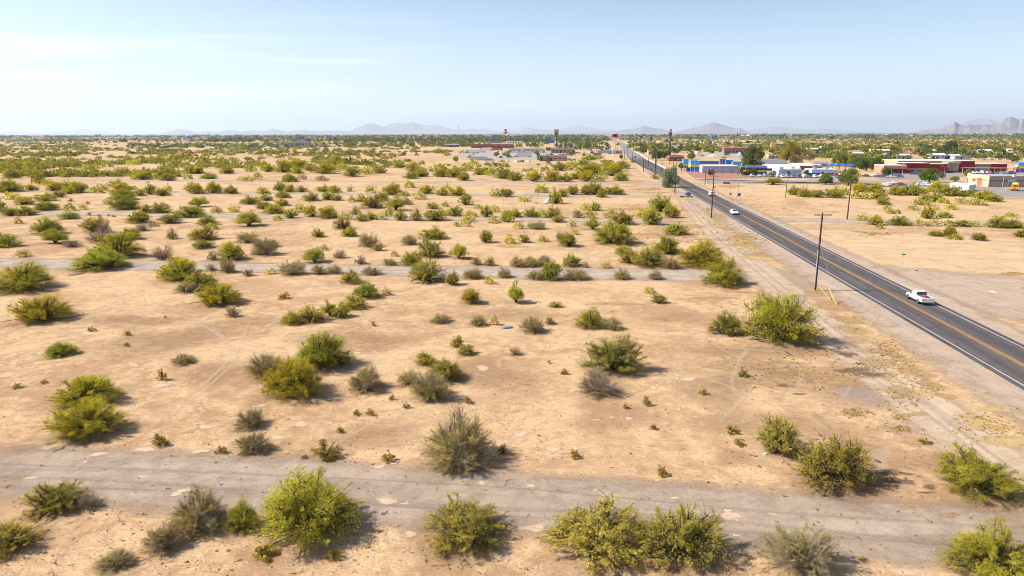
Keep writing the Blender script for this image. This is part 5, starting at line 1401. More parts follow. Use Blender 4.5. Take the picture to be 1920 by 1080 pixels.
bld(1399,1438,329.5,313.5,14,'blue shop annex with a yellow band and dark windows behind the parked cars',(0.04,0.07,0.35),(0.3,0.33,0.4),stripes=((.0,.38,NV),(.38,.60,YE),(.60,.86,(0.05,0.06,0.10)),(.86,1.0,LB)),wins=0,name='shop_annex',cat='shop',door=False)
bld(1255,1283,303,293.5,18,'dark red brick building behind the roadside trees on the right',(0.24,0.075,0.05),(0.5,0.36,0.27),ac=1,par=.5,wins=4,stripes=((.90,1,(0.62,0.5,0.4)),))
bld(1216,1254,291.5,281.8,16,'long building with a pink roof edge behind roadside trees, right of the road',(0.55,0.42,0.36),(0.16,0.13,0.13),stripes=((.78,1,(0.65,0.22,0.18)),),wins=6)
bld(1358,1421,288.5,278.2,14,'long low building with a bright red fascia and arcade behind the motor home',(0.25,0.22,0.24),(0.7,0.6,0.55),stripes=((.72,1,(0.55,0.05,0.06)),),wins=9,win_z=(.15,.6),canopy=(0.66,0.6,0.56))
bld(1441,1460,298.5,290.5,8,'small cream and brown building right of the big shade tree',(0.35,0.27,0.2),(0.75,0.7,0.65),wins=3,stripes=((.5,1,(0.62,0.5,0.3)),))
bld(1428,1475,316,306.8,14,'long grey roofed house behind the blue annex',(0.14,0.11,0.10),(0.20,0.185,0.18),gable=True,wins=4,cat='house',name='house')
bld(1461,1503,329.5,319,16,'white building with a pale grey side wall and shallow white roof, behind cars',(0.42,0.44,0.53),(0.80,0.78,0.76),stripes=((.88,1,(0.75,0.73,0.70)),),gable=False,ac=2)
bld(1438,1500,320,316.5,16,'white gabled hall with a broad shallow roof above the parked cars',(0.36,0.12,0.06),(0.80,0.78,0.76),gable=True,name='hall')
bld(1486,1521,319,311.5,9,'rust red gabled hall wall rising behind the long white building',(0.33,0.10,0.055),(0.80,0.78,0.76),gable=True,name='hall')
bld(1521,1542,317.5,310.5,10,'small white block with one rust red panel behind the long white building',(0.66,0.66,0.7),(0.8,0.79,0.77),stripes=((.15,.5,(0.36,0.10,0.06)),),par=.2)
bld(1522,1571,330.2,319.3,14,'long white building with a deep blue base band behind the parked cars',(0.55,0.62,0.70),(0.80,0.78,0.74),stripes=((0,.46,(0.02,0.035,0.32)),),ac=2,wins=0)
bld(1533,1553,313.5,308,8,'small grey house with a steep roof beyond the white buildings',(0.26,0.27,0.32),(0.24,0.23,0.24),gable=True,cat='house',name='house',wins=2)
# fabric shade canopies on yellow posts
cn_=empty('shade_canopy',G(1556,322.5),HD,'bright blue fabric shade canopies on yellow posts left of the school','canopy'); b=MB(); m_=mpp(322.5)
for k in range(4):
    x0=k*12*m_; w_=11*m_; z=3.4; b.add([(x0,0,z),(x0+w_,0,z),(x0+w_,7,z),(x0,7,z),(x0+w_/2,3.5,z+1.6)],[(0,1,4),(1,2,4),(2,3,4),(3,0,4),(3,2,1,0)])
    for (px_,py_) in ((x0,0),(x0+w_,0),(x0,7),(x0+w_,7)): q=MB(); q.tube((px_,py_,0),(px_,py_,3.4),.12,.12,6); q.build('post',YEL,cn_)
b.build('fabric',paint((0.01,0.10,0.62),0.7),cn_)
bld(1570,1604,325.5,321.5,6,'low cream building with yellow trim under the blue shade canopies',(0.55,0.45,0.33),(0.75,0.70,0.6),stripes=((.8,1,YE),),wins=3)
# the red school: one thing with its wings as parts
MR=(0.30,0.022,0.035); TN=(0.36,0.27,0.17); SA=(0.62,0.26,0.17)
sch=empty('school_building',G(1656,327),HD,'long red and tan school with salmon piers, cream roof and a covered walkway','school')
def local(x,y):
    v=G(x,y)-sch.location; return v.dot(RU), v.dot(RD)
def wing(x0,x1,yb,yt,dep,colr,band=None,roofc=(0.66,0.58,0.46),oy=0,nm='wall'):
    a,c_=local(x0,yb); g=G(x0,yb); lo,hi=.3,300
    for _ in range(40):
        m=(lo+hi)/2; lo,hi=(m,hi) if P(g+RU*m)[0]<x1 else (lo,m)
    Hh=hgt(x0,yb,yt); b=MB(); b.box(a,a+lo,c_+oy,c_+oy+dep,-.1,Hh); wo=b.build(nm,paint(colr,.85,0,.07,.2,.5),sch)
    b=MB(); b.box(a-.05,a+lo+.05,c_+oy-.12,c_+oy+dep,Hh+.002,Hh+.30); b.build('roof',paint(roofc,.85,0,.1),wo)
    if band: 
        for (z0,z1,bc) in band: b=MB(); b.box(a+.02,a+lo-.02,c_+oy-.05,c_+oy-.003,z0*Hh,z1*Hh); b.build('wall_band',paint(bc,.85),wo)
    return a,lo,Hh,c_
wing(1656,1699,326.5,312,14,(0.60,0.28,0.19),[(0.0,.62,(0.10,0.02,0.02))],(0.72,0.66,0.58))
for xx in (1657,1664,1682,1694):
    a,c_=local(xx,326.3); b=MB(); b.box(a,a+1.5,c_-.5,c_-.06,0,4.2); b.build('pier',paint(SA if xx!=1682 else (0.4,0.03,0.03),.85),sch)
wing(1696.5,1741,325.8,307.5,12,MR,[(.30,.50,TN)],(0.70,0.62,0.46),0)
wing(1689,1800,324,303.8,26,(0.55,0.40,0.20),None,(0.74,0.68,0.55),5)
wing(1741,1775.5,325.6,309.3,8,MR)
wing(1776,1797,325,306.3,12,TN,[(0,.16,(0.10,0.09,0.08))])
wing(1799.5,1825.5,323.8,303.8,14,MR)
wing(1826,1856,323.6,309.4,14,TN)
wing(1856.5,1887,323.4,309.2,14,MR)
a,c_=local(1796,324.6); m_=mpp(324.6); b=MB(); b.box(a,a+124*m_,c_-4.5,c_-.6,2.75,2.95); cw=b.build('walkway_roof',paint((0.55,0.50,0.44),.7),sch)
for k in range(12): b=MB(); xx=a+.4+k*11*m_; b.box(xx,xx+.3,c_-4.4,c_-4.1,0,2.75); b.build('walkway_post',YEL,cw)
for k in range(5): b=MB(); a,c_=local(1660+k*7,318); b.box(a,a+2.2,c_,c_+1.8,5.1,6.3); b.build('roof_unit',GALV,sch)
a,c_=local(1840,318)
for k in range(4): b=MB(); b.box(a+k*5,a+k*5+2,c_,c_+1.8,5.7,6.8); b.build('roof_unit',GALV,sch)
# low tan building at the right edge
A_,B_=G(1813,345.5),G(1853.5,352.3); uu=(B_-A_).normalized(); nn=Vector((-uu.y,uu.x,0)); tb=empty('low_building',label='low tan building with a cream corner front and red band at the right edge',cat='building'); tb.location=B_; h4=hgt(1853.5,352.3,333)
C_=G(1990,352.6); w2=(C_-B_).normalized()
q=[(0,0),tuple((C_-B_)[:2]),tuple((C_-B_+nn*20)[:2]),tuple((A_-B_+nn*2+w2*6)[:2]),tuple((A_-B_)[:2])]
b=MB(); b.prism(q,-.1,h4); wl=b.build('wall',paint((0.38,0.30,0.25),.85,0,.06),tb)
b=MB(); b.prism([tuple(Vector((p[0],p[1],0)).lerp(Vector((12,9,0)),.02)[:2]) for p in q],h4+.003,h4+.02); b.build('roof',paint((0.33,0.35,0.38),.8,0,.15),tb)
def face(o,d,x0,x1,z0,z1,pr_,c_,nm,par=None,n_=None):
    n_=n_ or Vector((d.y,-d.x,0)); b=MB(); p0=o+d*x0;p1=o+d*x1
    vs_=[(p0.x,p0.y,z0),(p1.x,p1.y,z0),(p1.x,p1.y,z1),(p0.x,p0.y,z1)]; vs2=[(v[0]+n_.x*pr_,v[1]+n_.y*pr_,v[2]) for v in vs_]
    b.add(vs2+vs_,[(0,1,2,3),(7,6,5,4),(0,4,5,1),(1,5,6,2),(2,6,7,3),(3,7,4,0)]); return b.build(nm,paint(c_,.8,0,.07),par or tb)
LA=(B_-A_).length; o0=A_-B_
face(o0,uu,0,LA,0,h4+.35,.25,(0.72,0.55,0.33),'front_panel'); LC=(C_-B_).length; z0v=Vector((0,0,0))
face(z0v,w2,.3,LC,h4*.55,h4*.68,.05,(0.27,0.13,0.10),'wall_band'); face(z0v,w2,.05,LC,h4-.05,h4+.35,.08,(0.42,0.35,0.30),'parapet')
face(z0v,w2,9.3,10.9,0,2.3,.06,(0.20,0.25,0.27),'door'); face(z0v,w2,8.9,11.6,2.6,2.85,.9,(0.7,0.7,0.7),'door_canopy'); face(z0v,w2,8.2,8.5,0,h4*.8,.2,(0.5,0.53,0.55),'downpipe')
for (xa,xb,za,zb,c_) in ((.4,1.6,0,2.6,(0.35,0.09,0.05)),(LA*.28,LA*.42,1.6,2.7,(0.30,0.08,0.05)),(LA*.5,LA*.72,0,h4*.75,(0.45,0.17,0.09)),(LA*.22,LA*.95,h4*.56,h4*.7,(0.60,0.30,0.17))): face(o0,uu,xa,xb,za,zb,.30,c_,'window' if za>1 else 'doorway')
for k in range(4): b=MB(); p_=w2*(6+k*6)+nn*(4+k%2*3); b.box(p_.x,p_.x+1.2,p_.y,p_.y+1.2,h4+.03,h4+.9); b.build('roof_unit',WHITE,tb)
# white shipping container, painted words on the asphalt are too worn to read: yellow bars only
ct=empty('shipping_container',label='long white shipping container standing just behind the bush belt',cat='container'); pA=G(1780,357.2);pB=G(1816,361.2);pC=G(1828.5,359.2); ct.location=pA
u1=(pB-pA); u2=(pC-pB); hh=hgt(1816,361.2,348.6); b=MB(); q=[(0,0),tuple(u1[:2]),tuple((u1+u2)[:2]),tuple(u2[:2])]; b.prism(q,.15,hh); b.build('box',paint((0.80,0.79,0.80),.45,0,.05),ct)
n1=Vector((u1.y,-u1.x,0)).normalized(); n2=Vector((u2.y,-u2.x,0)).normalized()
b=MB(); 
for k in range(22): p_=u1*((k+.3)/22)+n1*.03; p2=u1*((k+.7)/22)+n1*.03; b.add([(p_.x,p_.y,.3),(p2.x,p2.y,.3),(p2.x,p2.y,hh-.15),(p_.x,p_.y,hh-.15)],[(0,1,2,3)])
b.build('side_ribs',paint((0.72,0.71,0.73),.5,0,.04),ct)
face(u1,u2.normalized(),.15,u2.length*.48,.35,hh-.2,.05,(0.50,0.58,0.72),'door',ct); face(u1,u2.normalized(),u2.length*.52,u2.length-.15,.35,hh-.2,.05,(0.50,0.58,0.72),'door',ct)
for k in range(4): g=G(1885.5+k*4.6,359); root=empty('bollard',g,0,f"yellow bollard, {ordn(k+1)} from the left beside the school bus",'bollard','yellow bollards beside the bus'); b=MB(); b.tube((0,0,0),(0,0,1.5),.14,.14,10); b.build('tube',YEL,root); b=MB(); b.tube((0,0,1.5),(0,0,1.6),.14,.05,10); b.build('cap',YEL,root)
# railing at the car park edge
def fence(p,q,h_,label,n,name='metal_fence',rails=3,mat=GALV,pickets=0,cat='fence'):
    a=G(*p);b_=G(*q); root=empty(name,a,0,label,cat); d=b_-a
    for k in range(n+1): c_=d*(k/n); b=MB(); b.tube((c_.x,c_.y,0),(c_.x,c_.y,h_),.06,.06,6); b.build('post',mat,root)
    b=MB(); 
    for k in range(rails): z=h_*(1-k/max(1,rails-.5)*.85)-.03; b.tube((0,0,z),(d.x,d.y,z),.03,.03,5)
    b.build('rail',mat,root); return root
fence((1862,366),(1990,370.5),2.0,'grey metal fence along the near side of the bus car park',12,rails=3)
fence((984,385),(1020,362),1.8,'dark leaning timber rail of the old stock pen in the desert',3,'timber_rail',1,WOOD)
fence((1020,383.5),(1035.5,382),2.0,'thin dark fence post pair left of the small green bush in the old pen',3,rails=1,mat=GALV) if False else None
fence((944,383),(962,383),3.0,'row of thin white rods at the left side of the old stock pen',5,'rod_fence',1,GALV)
fence((985.5,372.5),(999,372.5),2.0,'grey pipe gate panel on the left in the old stock pen',3,'pipe_gate',3,GALV)
fence((1002,372.3),(1014.8,372.3),2.2,'square grey pipe gate panel on the right in the old stock pen',2,'pipe_gate',3,GALV)
rp=empty('loading_ramp',G(1019.5,382.5),0,'pale grey metal loading ramp standing in the desert by a green bush','ramp'); e=G(1026,366); v_=e-rp.location
b=MB(); b.add([(-.7,0,.05),(.7,0,.05),(v_.x+.5,9,1.6),(v_.x-.5,9,1.6),(-.7,0,.17),(.7,0,.17),(v_.x+.5,9,1.72),(v_.x-.5,9,1.72)],[(3,2,1,0),(4,5,6,7),(0,1,5,4),(1,2,6,5),(2,3,7,6),(3,0,4,7)]); b.build('deck',paint((0.45,0.52,0.60),.5),rp)
for s in (-.4,.4): b=MB(); b.tube((v_.x+s,8.8,0),(v_.x+s,8.8,1.62),.06,.06,6); b.build('leg',GALV,rp)
b=MB(); b.box(-1.7,-.75,-.3,.3,0,.25,0,None,.05,.05); o=b.build('timber_block',DARKM); o.location=G(1013,381.5); tag(o,'low dark timber block lying left of the loading ramp foot','timber block')
# picnic benches / low wall at the corner lot
b=MB(); o=empty('low_brick_sign',G(1356,345.5),HD,'low brown brick sign wall on the corner lot before the shop','sign wall'); b.box(0,3.2,0,.5,0,1.0,0,None,.1,0); b.build('wall',paint((0.33,0.17,0.10),.9),o); b=MB(); b.box(-.15,3.35,-.06,.56,1.003,1.12); b.build('coping',CONC,o)
# mobile homes and houses behind the school
hs=[(1568,1614,289.5,285.9,'long low white roofed home'),(1633,1669,287.5,283.4,'home with a cream roof over a pinkish wall'),(1600,1643,294.5,288.8,'white roofed home with a purple grey wall'),(1637,1652,299.5,294,'small white trailer home'),(1666,1680,300,293.3,'black fronted home'),(1681,1711,299.3,292.5,'white roofed long home'),(1693,1710,292,287.8,'small pink roofed house'),(1743,1765,288.8,284,'white roofed house left of the grey trees'),(1746,1772,299.5,291.5,'white two storey house'),(1772,1785,299,294,'dark blue home with a brown end'),(1785,1800,299,293,'pale blue grey shed'),(1790,1820,300.5,294.5,'pale blue trailer home'),(1838,1860,288,283.8,'white tent roofed house'),(1890,1899,285,282,'tiny white house'),(1492,1503,278,275.5,'long thin pale roofed shed'),(1540,1553,279,276.5,'thin white roofed shed'),(1514,1533,287,280.5,'white peaked house'),(1498,1516,286,282,'dark roofed house'),(1904,1990,297,291,'wide pale flat roofed building at the far right edge'),(1590,1612,281,278,'distant grey roofed home, left of three in the scrub'),(1655,1672,280.5,277.5,'distant cream home, middle of three in the scrub'),(1700,1722,283,280,'distant tan home, right of three in the scrub'),(1245,1262,272,269.3,'small pale roofed shop beside the star topped sign'),(1392,1412,274,271,'small tan shop left of the far dark trailer'),(1270,1292,276.5,273.5,'low brown roofed motel wing right of the star topped sign')]
for i,(a,b_,y,t_,lb) in enumerate(hs):
    wc={0:(0.35,0.32,0.3),1:(0.5,0.22,0.17),2:(0.22,0.18,0.25),4:(0.03,0.04,0.06),6:(0.45,0.14,0.13),9:(0.05,0.10,0.25),11:(0.35,0.42,0.5)}.get(i,(0.55,0.55,0.56)); rc=((0.75,0.73,0.70) if i<19 else (0.42,0.36,0.31)) if i not in (4,6,9,17) else [(0.05,0.05,0.06),(0.6,0.18,0.15),(0.1,0.2,0.45),(0.12,0.11,0.12)][(4,6,9,17).index(i)]
    bld(a,b_,y,t_,8,lb+(' behind the school' if 'right' not in lb and 'left' not in lb and a>1560 else (' beyond the shade trees' if 1480<a<1560 else '')),wc,rc,gable=(i not in (0,3,11,18)),cat='house',name='house',wins=3)
# town left of the road and truck stop
tw=[(884,962,277,270.8,16,'long red roofed travel plaza with a dark front behind the trucks',(0.10,0.06,0.07),(0.40,0.10,0.06),((.62,1,(0.50,0.09,0.06)),)),
(834,860,275.5,269.3,10,'white canopy roofed fuel station left of the red travel plaza',(0.14,0.10,0.12),(0.8,0.79,0.78),((.72,1,(0.78,0.78,0.78)),)),
(799,816.5,269.3,265,10,'small red roofed restaurant under the yellow arch sign',(0.3,0.2,0.15),(0.5,0.07,0.05),((.4,1,(0.5,0.08,0.06)),)),
(951,980,269.5,264.6,12,'long white building with dark arches near the horizon, right of the first tall sign',(0.75,0.74,0.72),(0.75,0.74,0.7),()),
(913,941,268.8,264.5,12,'blue fronted building near the horizon left of the first tall sign',(0.07,0.2,0.4),(0.5,0.6,0.7),((.5,.75,(0.5,0.6,0.7)),)),
(1023,1040,268.5,263.6,12,'blue and white building near the horizon left of the yellow topped sign',(0.06,0.14,0.32),(0.4,0.55,0.7),()),
(1095,1111,266.8,263,10,'white building near the horizon with a blue left end',(0.78,0.78,0.77),(0.8,0.8,0.8),()),
(1033,1078,287.5,278,14,'brown and tan motel block right of the orange fuel canopy',(0.30,0.17,0.12),(0.52,0.42,0.34),((.72,1,(0.50,0.40,0.31)),)),
(1013,1063,302,292.3,12,'tan and rose building at the near edge of the truck yard',(0.42,0.24,0.19),(0.55,0.50,0.46),((0,.55,(0.36,0.25,0.20)),)),
(1048,1061,295,289.3,4,'bright red roofed kiosk behind the tan and rose building',(0.5,0.45,0.42),(0.65,0.02,0.04),((.6,1,(0.65,0.03,0.05)),)),
(1113,1128,291.5,288,5,'low orange red shed beside the steel blue trailer',(0.30,0.15,0.12),(0.6,0.12,0.05),((.5,1,(0.62,0.10,0.05)),)),
(518,540,276,271.5,14,'pale blue shed left of the grey industrial hall in the scrap yard',(0.5,0.55,0.65),(0.7,0.72,0.76),()),
(545,577,274.5,264.3,20,'big pale grey industrial hall in the distant scrap yard',(0.42,0.44,0.50),(0.58,0.53,0.48),()),
(500,545,267,265.2,10,'long beige shed roof behind the pale blue shed',(0.45,0.4,0.35),(0.62,0.55,0.45),()),
(30,48,269,266,14,'pale blue building in the far left distance',(0.45,0.58,0.68),(0.6,0.68,0.75),()),
(48,58,268.5,265.5,14,'turquoise building in the far left distance',(0.30,0.55,0.62),(0.6,0.72,0.76),()),
(1140,1167,288.5,283,6,'pale blue canopy shed behind the tall white sign legs',(0.25,0.36,0.45),(0.40,0.52,0.6),()),
(106,112,259,257.2,8,'tiny white shed near the horizon, far left',(0.75,0.75,0.75),(0.8,0.8,0.8),()),(170,176,260,258,8,'tiny mint roofed shed near the horizon, far left',(0.6,0.7,0.66),(0.6,0.75,0.7),()),(345,352,262.5,260.4,8,'tiny white shed below the leftmost blue billboard',(0.75,0.75,0.75),(0.8,0.8,0.8),()),(369,375,262.3,260.4,8,'tiny white shed right of the leftmost blue billboard',(0.75,0.75,0.75),(0.8,0.8,0.8),())]
for (a,b_,y,t_,d_,lb,wc,rc,st) in tw: bld(a,b_,y,t_,d_,lb,wc,rc,stripes=st,wins=(6 if b_-a>25 else 2),par=.3,ac=(2 if b_-a>30 else 0))
# fuel canopies
def canopy(x0,x1,yb,yt,label,edge,D=14,n=5):
    root=empty('fuel_canopy',G(x0,yb),HD,label,'canopy'); m=mpp(yb); W=(x1-x0)*m; h=hgt(x0,yb,yt); b=MB(); b.box(0,W,0,D,h-.9,h); o=b.build('roof',paint((0.5,0.42,0.35),.7),root); b=MB(); b.box(-.06,W+.06,-.06,D+.06,h-.8,h-.1); b.build('fascia',paint(edge,.6),o)
    for k in range(n):
        for y in (2,D-2): b=MB(); xx=W*(k+.5)/n; b.box(xx-.25,xx+.25,y-.25,y+.25,0,h-.9); b.build('column',WHITE,root)
canopy(948,1017,286,278.3,'long orange edged fuel canopy with trucks beneath in the truck stop',(0.42,0.16,0.06),14,7)
canopy(1102,1122,284.5,277.8,'small orange edged fuel canopy left of the red box sign',(0.45,0.20,0.08),10,3)
# playground blocks at the far right edge
pg_=empty('play_tower',G(1908,324.5),HD,'sky blue, yellow and red play structure at the right edge beyond the walkway','play structure'); m_=mpp(324.5)
for (a,b_,z0,z1,c_) in ((0,20,4.0,5.8,LB),(-1,20,2.7,4.0,(0.85,0.6,0.05)),(2,20,0,2.7,(0.04,0.16,0.6)),(-3,2,1.0,3.2,(0.45,0.1,0.35))): b=MB(); b.box(a*m_,b_*m_,0 if a>=0 else -.1,3,z0+.005,z1); b.build('panel',paint(c_,.6),pg_)
# distant scrap yard: machines and many parked vehicles
for i,(x,y,c_,h_,lb) in enumerate([(589,274,(0.45,0.22,0.10),14,'tall rusty derrick standing in the distant scrap yard'),(604,275,(0.5,0.3,0.05),6,'shorter yellow crane right of the rusty derrick in the scrap yard')]):
    root=empty('derrick',G(x,y),0,lb,'crane'); b=MB()
    for s in (-1,1):
        for q in (-1,1): b.tube((s*2.4,q*2.4,0),(s*.5,q*.5,h_),.22,.16,5)
    b.build('mast',paint(c_,.8),root); b=MB(); 
    for k in range(1,5): z=h_*k/5; r_=2.4-1.9*k/5; 
    b.tube((-2,0,h_*.2),(1.2,0,h_*.6),.15,.15,5); b.tube((2,0,h_*.2),(-1.2,0,h_*.6),.15,.15,5); b.build('brace',paint(c_,.8),root); b=MB(); b.tube((0,0,h_*.9),(6,0,h_*.75),.2,.15,5); b.build('jib',paint(c_,.8),root)
b=MB(); b.loft([sec(-2.3,.85,.8,.4,.9,.1),sec(-1.2,.9,.7,.3,1.5,.1),sec(.6,.9,.7,.3,1.5,.1),sec(1.2,.9,.8,.3,1.0,.1),sec(2.3,.85,.75,.35,.8,.1)]); 
for x in (-.85,.85):
    for y in (-1.4,1.4): b.tube((x-.1,y,.33),(x+.1,y,.33),.33,.33,8,1)
fm=b.mesh('far_vehicle',[VP,RUBBER]); rj=random.Random(12); n=0
for (x0,x1,y0,y1,cnt,lb,gp) in [(300,500,268.5,275,64,'tiny vehicle from the left in the distant scrap yard strip','vehicles in the distant scrap yard'),(95,150,271,274,9,'tiny vehicle from the left in the short row at far left','far left vehicles'),(548,640,272,276,26,'tiny vehicle from the left around the grey industrial hall','vehicles by the industrial hall'),(1285,1380,268,273,26,'tiny vehicle from the left in the yard right of the star topped sign','vehicles in the far right yard')]:
    for k,px_ in enumerate(sorted(rj.uniform(x0,x1) for _ in range(cnt))):
        o=bpy.data.objects.new('far_vehicle',fm); COL.objects.link(o); g=G(px_,rj.uniform(y0,y1)); o.location=(g.x,g.y,0); o.rotation_euler=(0,0,rj.uniform(0,6)); s=rj.uniform(1,1.7); o.scale=(s,s*1.2,s)
        c_=rj.choice(PAL+[(0.45,0.2,0.05),(0.5,0.35,0.05),(0.05,0.12,0.4),(0.35,0.08,0.05)]); o.color=(*c_,1); tag(o,f'{ordn(k+1)} '+lb,'vehicle',gp)
# far homes on the plain at the right, too small to tell apart
b=MB(); b.box(-9,9,-4,4,0,2.8); b.add([(-9.4,-4.4,2.8),(9.4,-4.4,2.8),(9.4,4.4,2.8),(-9.4,4.4,2.8),(-9.4,0,4.2),(9.4,0,4.2)],[(0,1,5,4),(2,3,4,5),(0,4,3),(1,2,5)],1); hm=b.mesh('far_house',[paint((0.5,0.48,0.46),.8),paint((0.8,0.79,0.78),.7)])
for k,px in enumerate(sorted([rj.choice([rj.uniform(1655,1900),rj.uniform(1655,1900),rj.uniform(1505,1600),rj.uniform(1380,1500)]) for _ in range(46)])):
    o=bpy.data.objects.new('far_house',hm); COL.objects.link(o); g=G(px,rj.uniform(254,256.6)); o.location=(g.x,g.y,0); o.rotation_euler=(0,0,rj.uniform(-.4,.4)); s=rj.uniform(.9,1.8); o.scale=(s,s,s*1.1); tag(o,f'{ordn(k+1)} tiny white roofed house from the left in the strip under the right horizon','house','far houses under the horizon')
# ------------------------------------------------------------------ town trees
def tree_proto(seed,kind):
    rng=np.random.default_rng(seed); rd=random.Random(seed); tw_=[]; P_=[]; C_=[]; 
    nl={'shade':34,'grey':40,'small':20}[kind]; n=9000 if kind!='small' else 3000
    lum=[]
    for i in range(nl):
        th=rd.uniform(0,6.28); z=rd.uniform(.28 if kind!='grey' else .08,1.0); rr_=math.sqrt(max(0.05,1-((z-.5)/.56)**2))*rd.uniform(.55,.9); lum.append((rr_*math.cos(th)*.9,rr_*math.sin(th)*.9,z*.92,rd.uniform(.16,.30),rd.uniform(.65,1.25)))
    trunk=[((0,0,-.02),(.03,.02,.34),.065,.045)]
    for (x,y,z,r,c_) in lum: s=np.array([.03,.02,rd.uniform(.18,.34)]); q=np.array([x,y,z]); m=s+(q-s)*.5+rng.normal(size=3)*.04; tw_+= [(s,m,.028,.016),(m,q,.016,.006)]
    L_=np.array([l[:3] for l in lum]); Rr=np.array([l[3] for l in lum]); Cb=np.array([l[4] for l in lum]); k=rng.choice(nl,size=n,p=Rr**2/np.sum(Rr**2)); d=rng.normal(size=(n,3)); d/=np.linalg.norm(d,axis=1)[:,None]
    Pp=L_[k]+d*(Rr[k]*(.5+.6*rng.random(n)**.6))[:,None]*np.array([1,1,.75]); br=Cb[k]*rng.uniform(.6,1.4,n); Cc=np.stack([br*rng.uniform(.85,1.2,n),br,br],1)
    cr=leaf_mesh('crown',Pp,(.034 if kind!='small' else .05)*rng.uniform(.6,1.4,n),Cc,rng)
    b=MB()
    for p,q,a,c_ in trunk+tw_: b.tube(p,q,a,c_,6,cap=False)
    return cr,b.mesh('trunk',BARK)
TP={k:[tree_proto(500+i*10+j,k) for j in range(2)] for i,k in enumerate(('shade','grey','small'))}
def tree(x,y,w_,h_,kind,c_,label,group=None,name='shade_tree',cat='tree'):
    g=G(x,y); m=mpp(y); cr,tr=TP[kind][rb.randrange(2)]; o=empty(name,g,rb.uniform(0,6),label,cat,group); o.scale=(w_/2*m,w_/2*m,h_*m)
    for nm,me in (('crown',cr),('trunk',tr)): q=bpy.data.objects.new(nm,me); COL.objects.link(q); q.parent=o; q.color=(*c_,1)
DG=(0.12,0.17,0.045);OG=(0.32,0.26,0.05);GG=(0.22,0.28,0.17);MG=(0.20,0.26,0.05);BR=(0.34,0.25,0.16)
for q in [(1257,352,42,37,'grey',GG,'grey-green dense tree standing alone at the road edge, casting a shadow across the road','eucalyptus_tree'),(1413,321,46,44,'shade',DG,'tall dark green shade tree behind the blue shop annex'),(1482,308,38,40,'shade',OG,'tall rusty green tree with an open crown behind the white halls'),(1470,307,26,22,'shade',OG,'lower rusty green tree at the left foot of the tall rusty one'),(1491,311,34,18,'small',BR,'brown leafless looking tree at the foot of the tall rusty one'),(1519,303,26,18,'small',BR,'bare brown tree right of the tall rusty green tree'),
 (1548,347,28,20,'shade',MG,'round green tree at the side street, left of the bigger pair'),(1591,348,46,28,'shade',MG,'wide green tree behind the dark wooden pole on the right'),(1575,312,34,26,'shade',MG,'green tree above the blue shade canopies'),(1605,315,34,18,'shade',MG,'green tree left of the school, behind the shade canopies'),(1625,322,34,22,'shade',DG,'dark tree between the shade canopies and the school, left one'),(1645,323,30,24,'shade',DG,'dark tree between the shade canopies and the school, right one'),(1664,333,26,18,'shade',DG,'dark low tree before the school entrance'),
 (1742,343,44,24,'shade',(0.13,0.21,0.02),'bright lime green tree on the kerb island before the red school'),(1766,338,14,14,'small',DG,'round clipped dark tree beside the double armed lamp'),(1790,342,18,10,'small',MG,'small green tree with pale flowers behind the white container'),(1814,334,16,14,'small',MG,'small green tree at the left corner of the low tan building'),(1732,325,22,18,'small',(0.13,0.13,0.06),'thin olive tree against the red school wall'),(1703,325,13,10,'small',MG,'small green tree at the school entrance corner'),
 (1781,291,30,24,'shade',(0.09,0.12,0.06),'tall grey-green tree behind the white roofed houses'),(1762,290,16,12,'small',DG,'low dark tree left of the tall grey-green tree'),(1732,294,18,16,'shade',MG,'green tree behind the red school roof, left'),(1741,298,14,14,'small',(0.16,0.15,0.04),'yellowish palm-like tree behind the red school roof'),(1840,301,22,12,'small',MG,'rounded green tree in the open ground behind the school'),(1899,306,28,13,'small',(0.14,0.17,0.03),'yellow-green tree far right behind the school'),(1871,300,16,8,'small',(0.14,0.17,0.03),'small yellow-green tree right of the rounded green one'),(1829,286,18,10,'small',DG,'dark round tree left of the white tent roofed house'),(1866,286,18,9,'small',DG,'dark round tree right of the white tent roofed house'),(1804,289,16,8,'small',(0.12,0.12,0.05),'olive tree right of the tall grey-green tree'),
 (1332,331,18,13,'small',(0.2,0.15,0.08),'thin brownish tree against the pale grey shop wall'),(1277,318,12,12,'small',DG,'dark bush-like tree left of the blue tower'),(1392,331,22,17,'small',(0.14,0.13,0.03),'olive tree left of the blue annex'),(1411,331,22,15,'small',(0.12,0.13,0.03),'olive tree in front of the blue annex'),(1449,331,14,9,'small',DG,'dark low tree before the white hall'),(1513,331,16,11,'small',DG,'dark tree before the long white building'),
 (1230,301,26,20,'shade',DG,'large dark tree on the right roadside near the silver lamp'),(1247,299,26,16,'shade',DG,'dark tree just right of the silver lamp pole'),(1207,289,18,11,'small',DG,'dark tree left of the pink roofed building'),(1296,300,18,12,'shade',MG,'green tree beside the dark red brick building'),(1307,284,16,9,'small',DG,'dark tree above the white box truck'),(1363,294,12,12,'small',MG,'slim green tree right of the motor home'),(1187,306,9,5,'small',MG,'low green shrub at the left verge of the distant road'),
 (1165,299,9,9,'small',DG,'small dark tree at the foot of the tall white sign legs'),(1072,292,16,9,'small',MG,'green tree right of the tan motel block'),(950,294,18,10,'small',MG,'green tree before the fuel canopy, right of two'),(931,294,12,9,'small',MG,'green tree before the fuel canopy, left of two'),(1007,291,10,8,'small',MG,'small tree at the right end of the long white trailer'),(1012,302,12,8,'small',(0.08,0.17,0.03),'bright green tree left of the tan and rose building'),(855,304,12,11,'small',MG,'small green tree alone left of the truck yard'),(1028,306,12,6,'small',DG,'dark shrub tree before the tan and rose building'),(1029,284,12,8,'small',DG,'dark tree left of the tan motel block')]:
    tree(*q[:7],group=None,name=q[7] if len(q)>7 else 'shade_tree')
